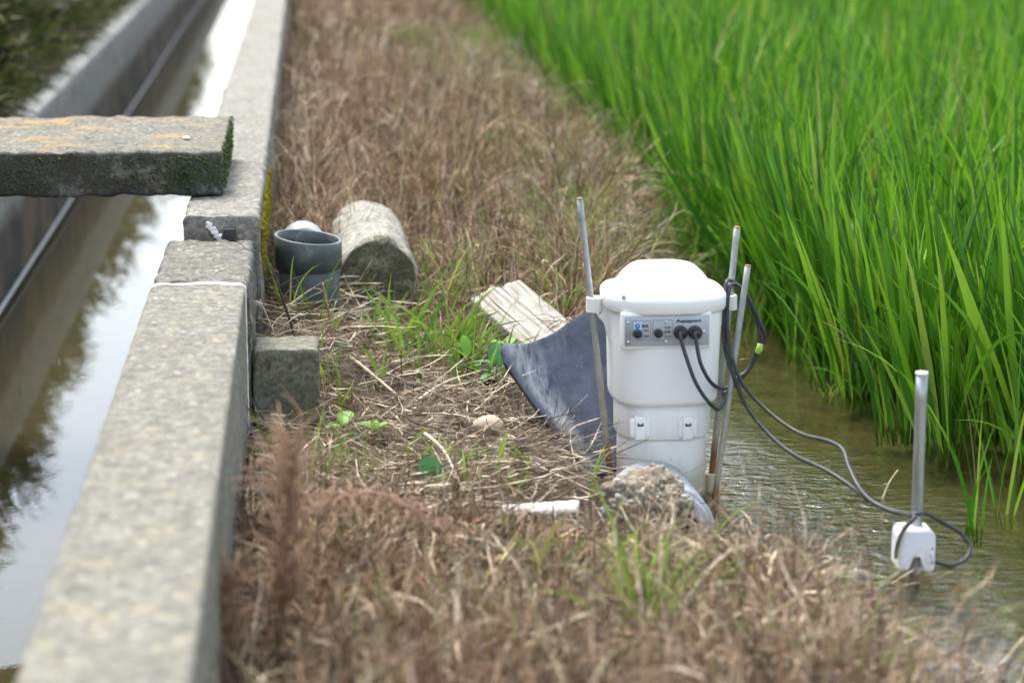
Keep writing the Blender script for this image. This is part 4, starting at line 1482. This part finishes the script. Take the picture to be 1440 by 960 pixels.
seedling(712, 476, .145, [(178, 22, .058, .018, 1.), (10, 12, .044, .022, .95), (60, 40, .03, .016, 1.)], 'broad-leaved green seedling spreading over the lower edge of the timber board', stem=.026)
seedling(655, 524, .11, [(200, 55, .045, .016, .8), (-60, 20, .035, .026, .5), (110, 70, .05, .016, 1.)], 'light green seedling with one round leaf left of the dark sheet', stem=.03)
seedling(695, 528, .11, [(80, 70, .055, .024, .7), (160, 15, .05, .016, .8), (-10, 25, .045, .014, .6), (230, 10, .04, .014, .5)], 'deep green seedling with upright leaf touching the sheet corner', 'leaf_dark', .04)
seedling(524, 612, .10, [(150, 30, .035, .017, 1.), (30, 32, .032, .016, 1.), (80, 60, .02, .012, 1.)], 'two-leaved lime seedling in straw in front of the mossy block', stem=.018)
seedling(480, 608, .10, [(75, 40, .04, .022, 1.), (200, 20, .03, .014, .9)], 'pale yellow-green seedling closest to the mossy block', stem=.02)
seedling(606, 672, .10, [(100, 75, .055, .032, .6), (-60, 10, .02, .012, .6)], 'seedling with a single upright cool green leaf below the lime seedling', 'leaf_dark', .016)


def stalk(name, pts, r, mat, label, branches=0, bl=.05, group=None, cat='stalk', up=(.2, 1.2)):
    P = [Vector(p) for p in pts]
    root = empty(name, P[0]); tag(root, label, cat, group)
    bm = bmesh.new(); tube(bm, P, [r * (1 - .6 * i / (len(P)-1)) for i in range(len(P))], 7, 4)
    if branches:
        b = bm
        for k in range(branches):
            t = random.uniform(.25, 1.) * (len(P) - 1); i = min(int(t), len(P)-2); p0 = P[i].lerp(P[i+1], t - i)
            a = random.uniform(0, 6.28); d = Vector((math.cos(a), math.sin(a), random.uniform(*up))).normalized()
            L = bl * random.uniform(.4, 1.2)
            p1 = p0 + d * L * .5; p2 = p1 + (d + Vector((random.gauss(0, .5), random.gauss(0, .5), -.4))).normalized() * L * .5
            rb_ = min(r * .5, .0011)
            tube(b, [p0, p1, p2], [rb_, rb_ * .8, rb_ * .5], 5, 3)
    link('stem', bm_mesh('stem', bm), M[mat], root)
    return root


def up_stalk(px, py, Y, h, dx, **kw):
    b = Vector(UY(px, py, Y)); b.z = float(terrain(b.x, b.y)) - .01
    pts = [b, b + Vector((dx * .3, .005, h * .35)), b + Vector((dx * .65, -.004, h * .7)), b + Vector((dx, .004, h))]
    return pts


# long pale reed lying on the straw, and a few more
def lie(p1, p2, z1, z2, r, label, mat='stalk_pale'):
    a, b = Vector(U(*p1, z1)), Vector(U(*p2, z2)); m_ = a.lerp(b, .5) + Vector((.004, .0, .012))
    return stalk('dry_reed', [a, a.lerp(m_, .5) + Vector((0, .003, .003)), m_, b], r, mat, label, 3, .03)


lie((438, 478), (566, 562), .17, .11, .0055, 'long pale dry reed lying slantwise from the mossy block across the straw')
lie((672, 640), (838, 692), .10, .07, .0022, 'thin pale dry reed lying across bare soil below the dark sheet')
lie((598, 610), (652, 690), .115, .10, .0035, 'short pale dry reed lying near the cool green leaf')
lie((360, 640), (410, 680), .13, .11, .004, 'short dry reed lying at the foot of the canal wall')
lie((585, 565), (680, 520), .105, .12, .0035, 'pale forked dry reed lying below the green tuft')

random.seed(21)
stalk('dry_weed', up_stalk(395, 900, 2.85, .30, .018), .0045, 'stalk', 'tall reddish-brown dry weed plume standing near the wall in front of the mossy block', 300, .07, cat='weed', up=(.1, 2.6))
stalk('dry_weed', up_stalk(330, 850, 2.75, .16, -.01), .004, 'stalk', 'reddish-brown dry weed clump leaning on the nearest canal wall', 160, .06, cat='weed', up=(.2, 2.))
stalk('dry_weed', [UY(405, 830, 3.1), UY(440, 715, 3.1), UY(520, 690, 3.12), UY(620, 738, 3.12)], .0022, 'stalk', 'drooping pinkish dry plume arching to the right out of the near grass', 150, .065, cat='weed', up=(-.4, .5))
stalk('dry_weed', up_stalk(690, 420, 5.3, .26, .03), .0022, 'stalk_dark', 'thin dark dry weed standing behind the timber board', 10, .05, cat='weed')
stalk('dry_weed', up_stalk(640, 380, 5.55, .24, .006), .0020, 'stalk_dark', 'thin dark dry weed standing right of the lying pillar', 9, .05, cat='weed')
stalk('dry_weed', up_stalk(775, 330, 6.2, .34, .01), .0022, 'stalk_dark', 'tall thin dark dry weed rising from the far grass above the valve unit', 12, .06, cat='weed')
stalk('dry_weed', up_stalk(890, 330, 6.2, .26, .015), .0022, 'stalk_dark', 'dark dry weed on the grassy edge closest to the rice', 12, .06, cat='weed')
stalk('dry_weed', up_stalk(420, 475, 4.42, .17, -.05), .0032, 'stalk_dark', 'bent dark bramble stem in front of the upright grey pipe', 7, .09, cat='weed')
stalk('dry_weed', up_stalk(470, 470, 4.45, .12, -.02), .0035, 'stalk', 'brown broken stem standing just right of the bramble stem', 3, .05, cat='weed')
stalk('dry_weed', up_stalk(405, 480, 4.38, .14, -.05), .0022, 'stalk_pale', 'pale wiry stem arching beside the canal wall near the grey pipe', 6, .08, cat='weed')

for k in range(12):
    y = random.uniform(5.6, 9.5); x = random.uniform(.0, .82)
    b0 = Vector((x, y, float(terrain(x, y)) - .01)); hh = random.uniform(.2, .36); dx = random.uniform(-.05, .05)
    stalk('dry_weed', [b0, b0 + Vector((dx * .3, .01, hh * .4)), b0 + Vector((dx * .7, -.01, hh * .75)), b0 + Vector((dx, .01, hh))], .002, random.choice(['stalk_dark', 'stalk', 'stalk_pale']), 'wispy dry weed standing among the far dead grass of the bank', 22, .07, 'wispy weeds on the far bank', 'weed', (.1, 1.6))

a, b = Vector(U(1236, 700, .0)), Vector(UY(1263, 660, U(1236, 700, .0)[1] + .01))
stalk('water_twig', [a - Vector((0, 0, .02)), a.lerp(b, .5), b], .0022, 'stalk_pale', 'thin tan twig sticking out of the water by the cables', 1, .01, cat='twig')
a = Vector(U(1247, 598, 0)); b = Vector(UY(1255, 586, a[1]))
stalk('water_twig', [a - Vector((0, 0, .02)), a.lerp(b, .5), b], .0025, 'stalk_dark', 'short dark twig sticking out of the water behind the sensor post', 0, cat='twig')

# drooping dry root tuft hanging over the sheet
n_ = 26
p = Vector(U(792, 455, .21))
V, Q = ribbons(np.tile(np.array(p), (n_, 1)) + R.normal(size=(n_, 3)) * [.010, .01, .006], R.uniform(.04, .11, n_), R.uniform(.0012, .0024, n_), R.uniform(1.2, 1.7, n_), R.uniform(.2, .9, n_), R.uniform(3.8, 5.2, n_), None, 7, .12, taper=.3)
o = link('dry_root_tuft', mesh_np('dry_root_tuft', V, Q), M['dead']); rebase(o, p)
tag(o, 'brown dry root tuft drooping over the top edge of the dark sheet', 'dry grass')

# ------------------------------------------------------------------ light
w = bpy.data.worlds.new('World'); scene.world = w; w.use_nodes = True
nt = w.node_tree; nt.nodes.clear()
SUN_EL, SUN_AZ = math.radians(64), math.radians(-30)     # azimuth measured clockwise from +Y
sky = nt.nodes.new('ShaderNodeTexSky'); sky.sky_type = 'NISHITA'; sky.sun_disc = False
sky.sun_elevation = SUN_EL; sky.sun_rotation = SUN_AZ; sky.air_density = 1.0; sky.dust_density = 3.0; sky.ozone_density = 1.0
hs = nt.nodes.new('ShaderNodeHueSaturation'); hs.inputs['Saturation'].default_value = .58; hs.inputs['Hue'].default_value = .485
bg = nt.nodes.new('ShaderNodeBackground'); bg.inputs['Strength'].default_value = .15
ow = nt.nodes.new('ShaderNodeOutputWorld')
nt.links.new(sky.outputs[0], hs.inputs['Color']); nt.links.new(hs.outputs[0], bg.inputs[0]); nt.links.new(bg.outputs[0], ow.inputs[0])
sl = bpy.data.lights.new('sun', 'SUN'); sl.energy = 1.25; sl.angle = math.radians(20); sl.color = (1, .955, .87)
so_ = bpy.data.objects.new('sun', sl); COL.objects.link(so_)
sd_ = Vector((math.sin(SUN_AZ) * math.cos(SUN_EL), math.cos(SUN_AZ) * math.cos(SUN_EL), math.sin(SUN_EL)))
so_.rotation_euler = sd_.to_track_quat('Z', 'Y').to_euler()

# ------------------------------------------------------------------ camera
cd = bpy.data.cameras.new('camera'); cam = bpy.data.objects.new('camera', cd); COL.objects.link(cam)
cd.sensor_fit = 'HORIZONTAL'; cd.sensor_width = 36.0; cd.lens = 36.0 * F / 1440.0
cd.clip_start = .05; cd.clip_end = 2000
Rm = Matrix((rgt, upv, -fwd)).transposed().to_4x4()
cam.matrix_world = Matrix.Translation(CAM) @ Rm
cd.dof.use_dof = True
cd.dof.focus_distance = float((np.array([PX, PYc + .22, .2]) - CAM) @ fwd)
cd.dof.aperture_fstop = 3.6
scene.camera = cam

scene.view_settings.view_transform = 'Standard'; scene.view_settings.look = 'None'
scene.view_settings.exposure = 1.72; scene.view_settings.gamma = 1.0
scene.render.engine = 'CYCLES'
scene.cycles.use_denoising = True
try: scene.cycles.denoiser = 'OPENIMAGEDENOISE'
except Exception: pass
scene.cycles.max_bounces = 7; scene.cycles.transparent_max_bounces = 8
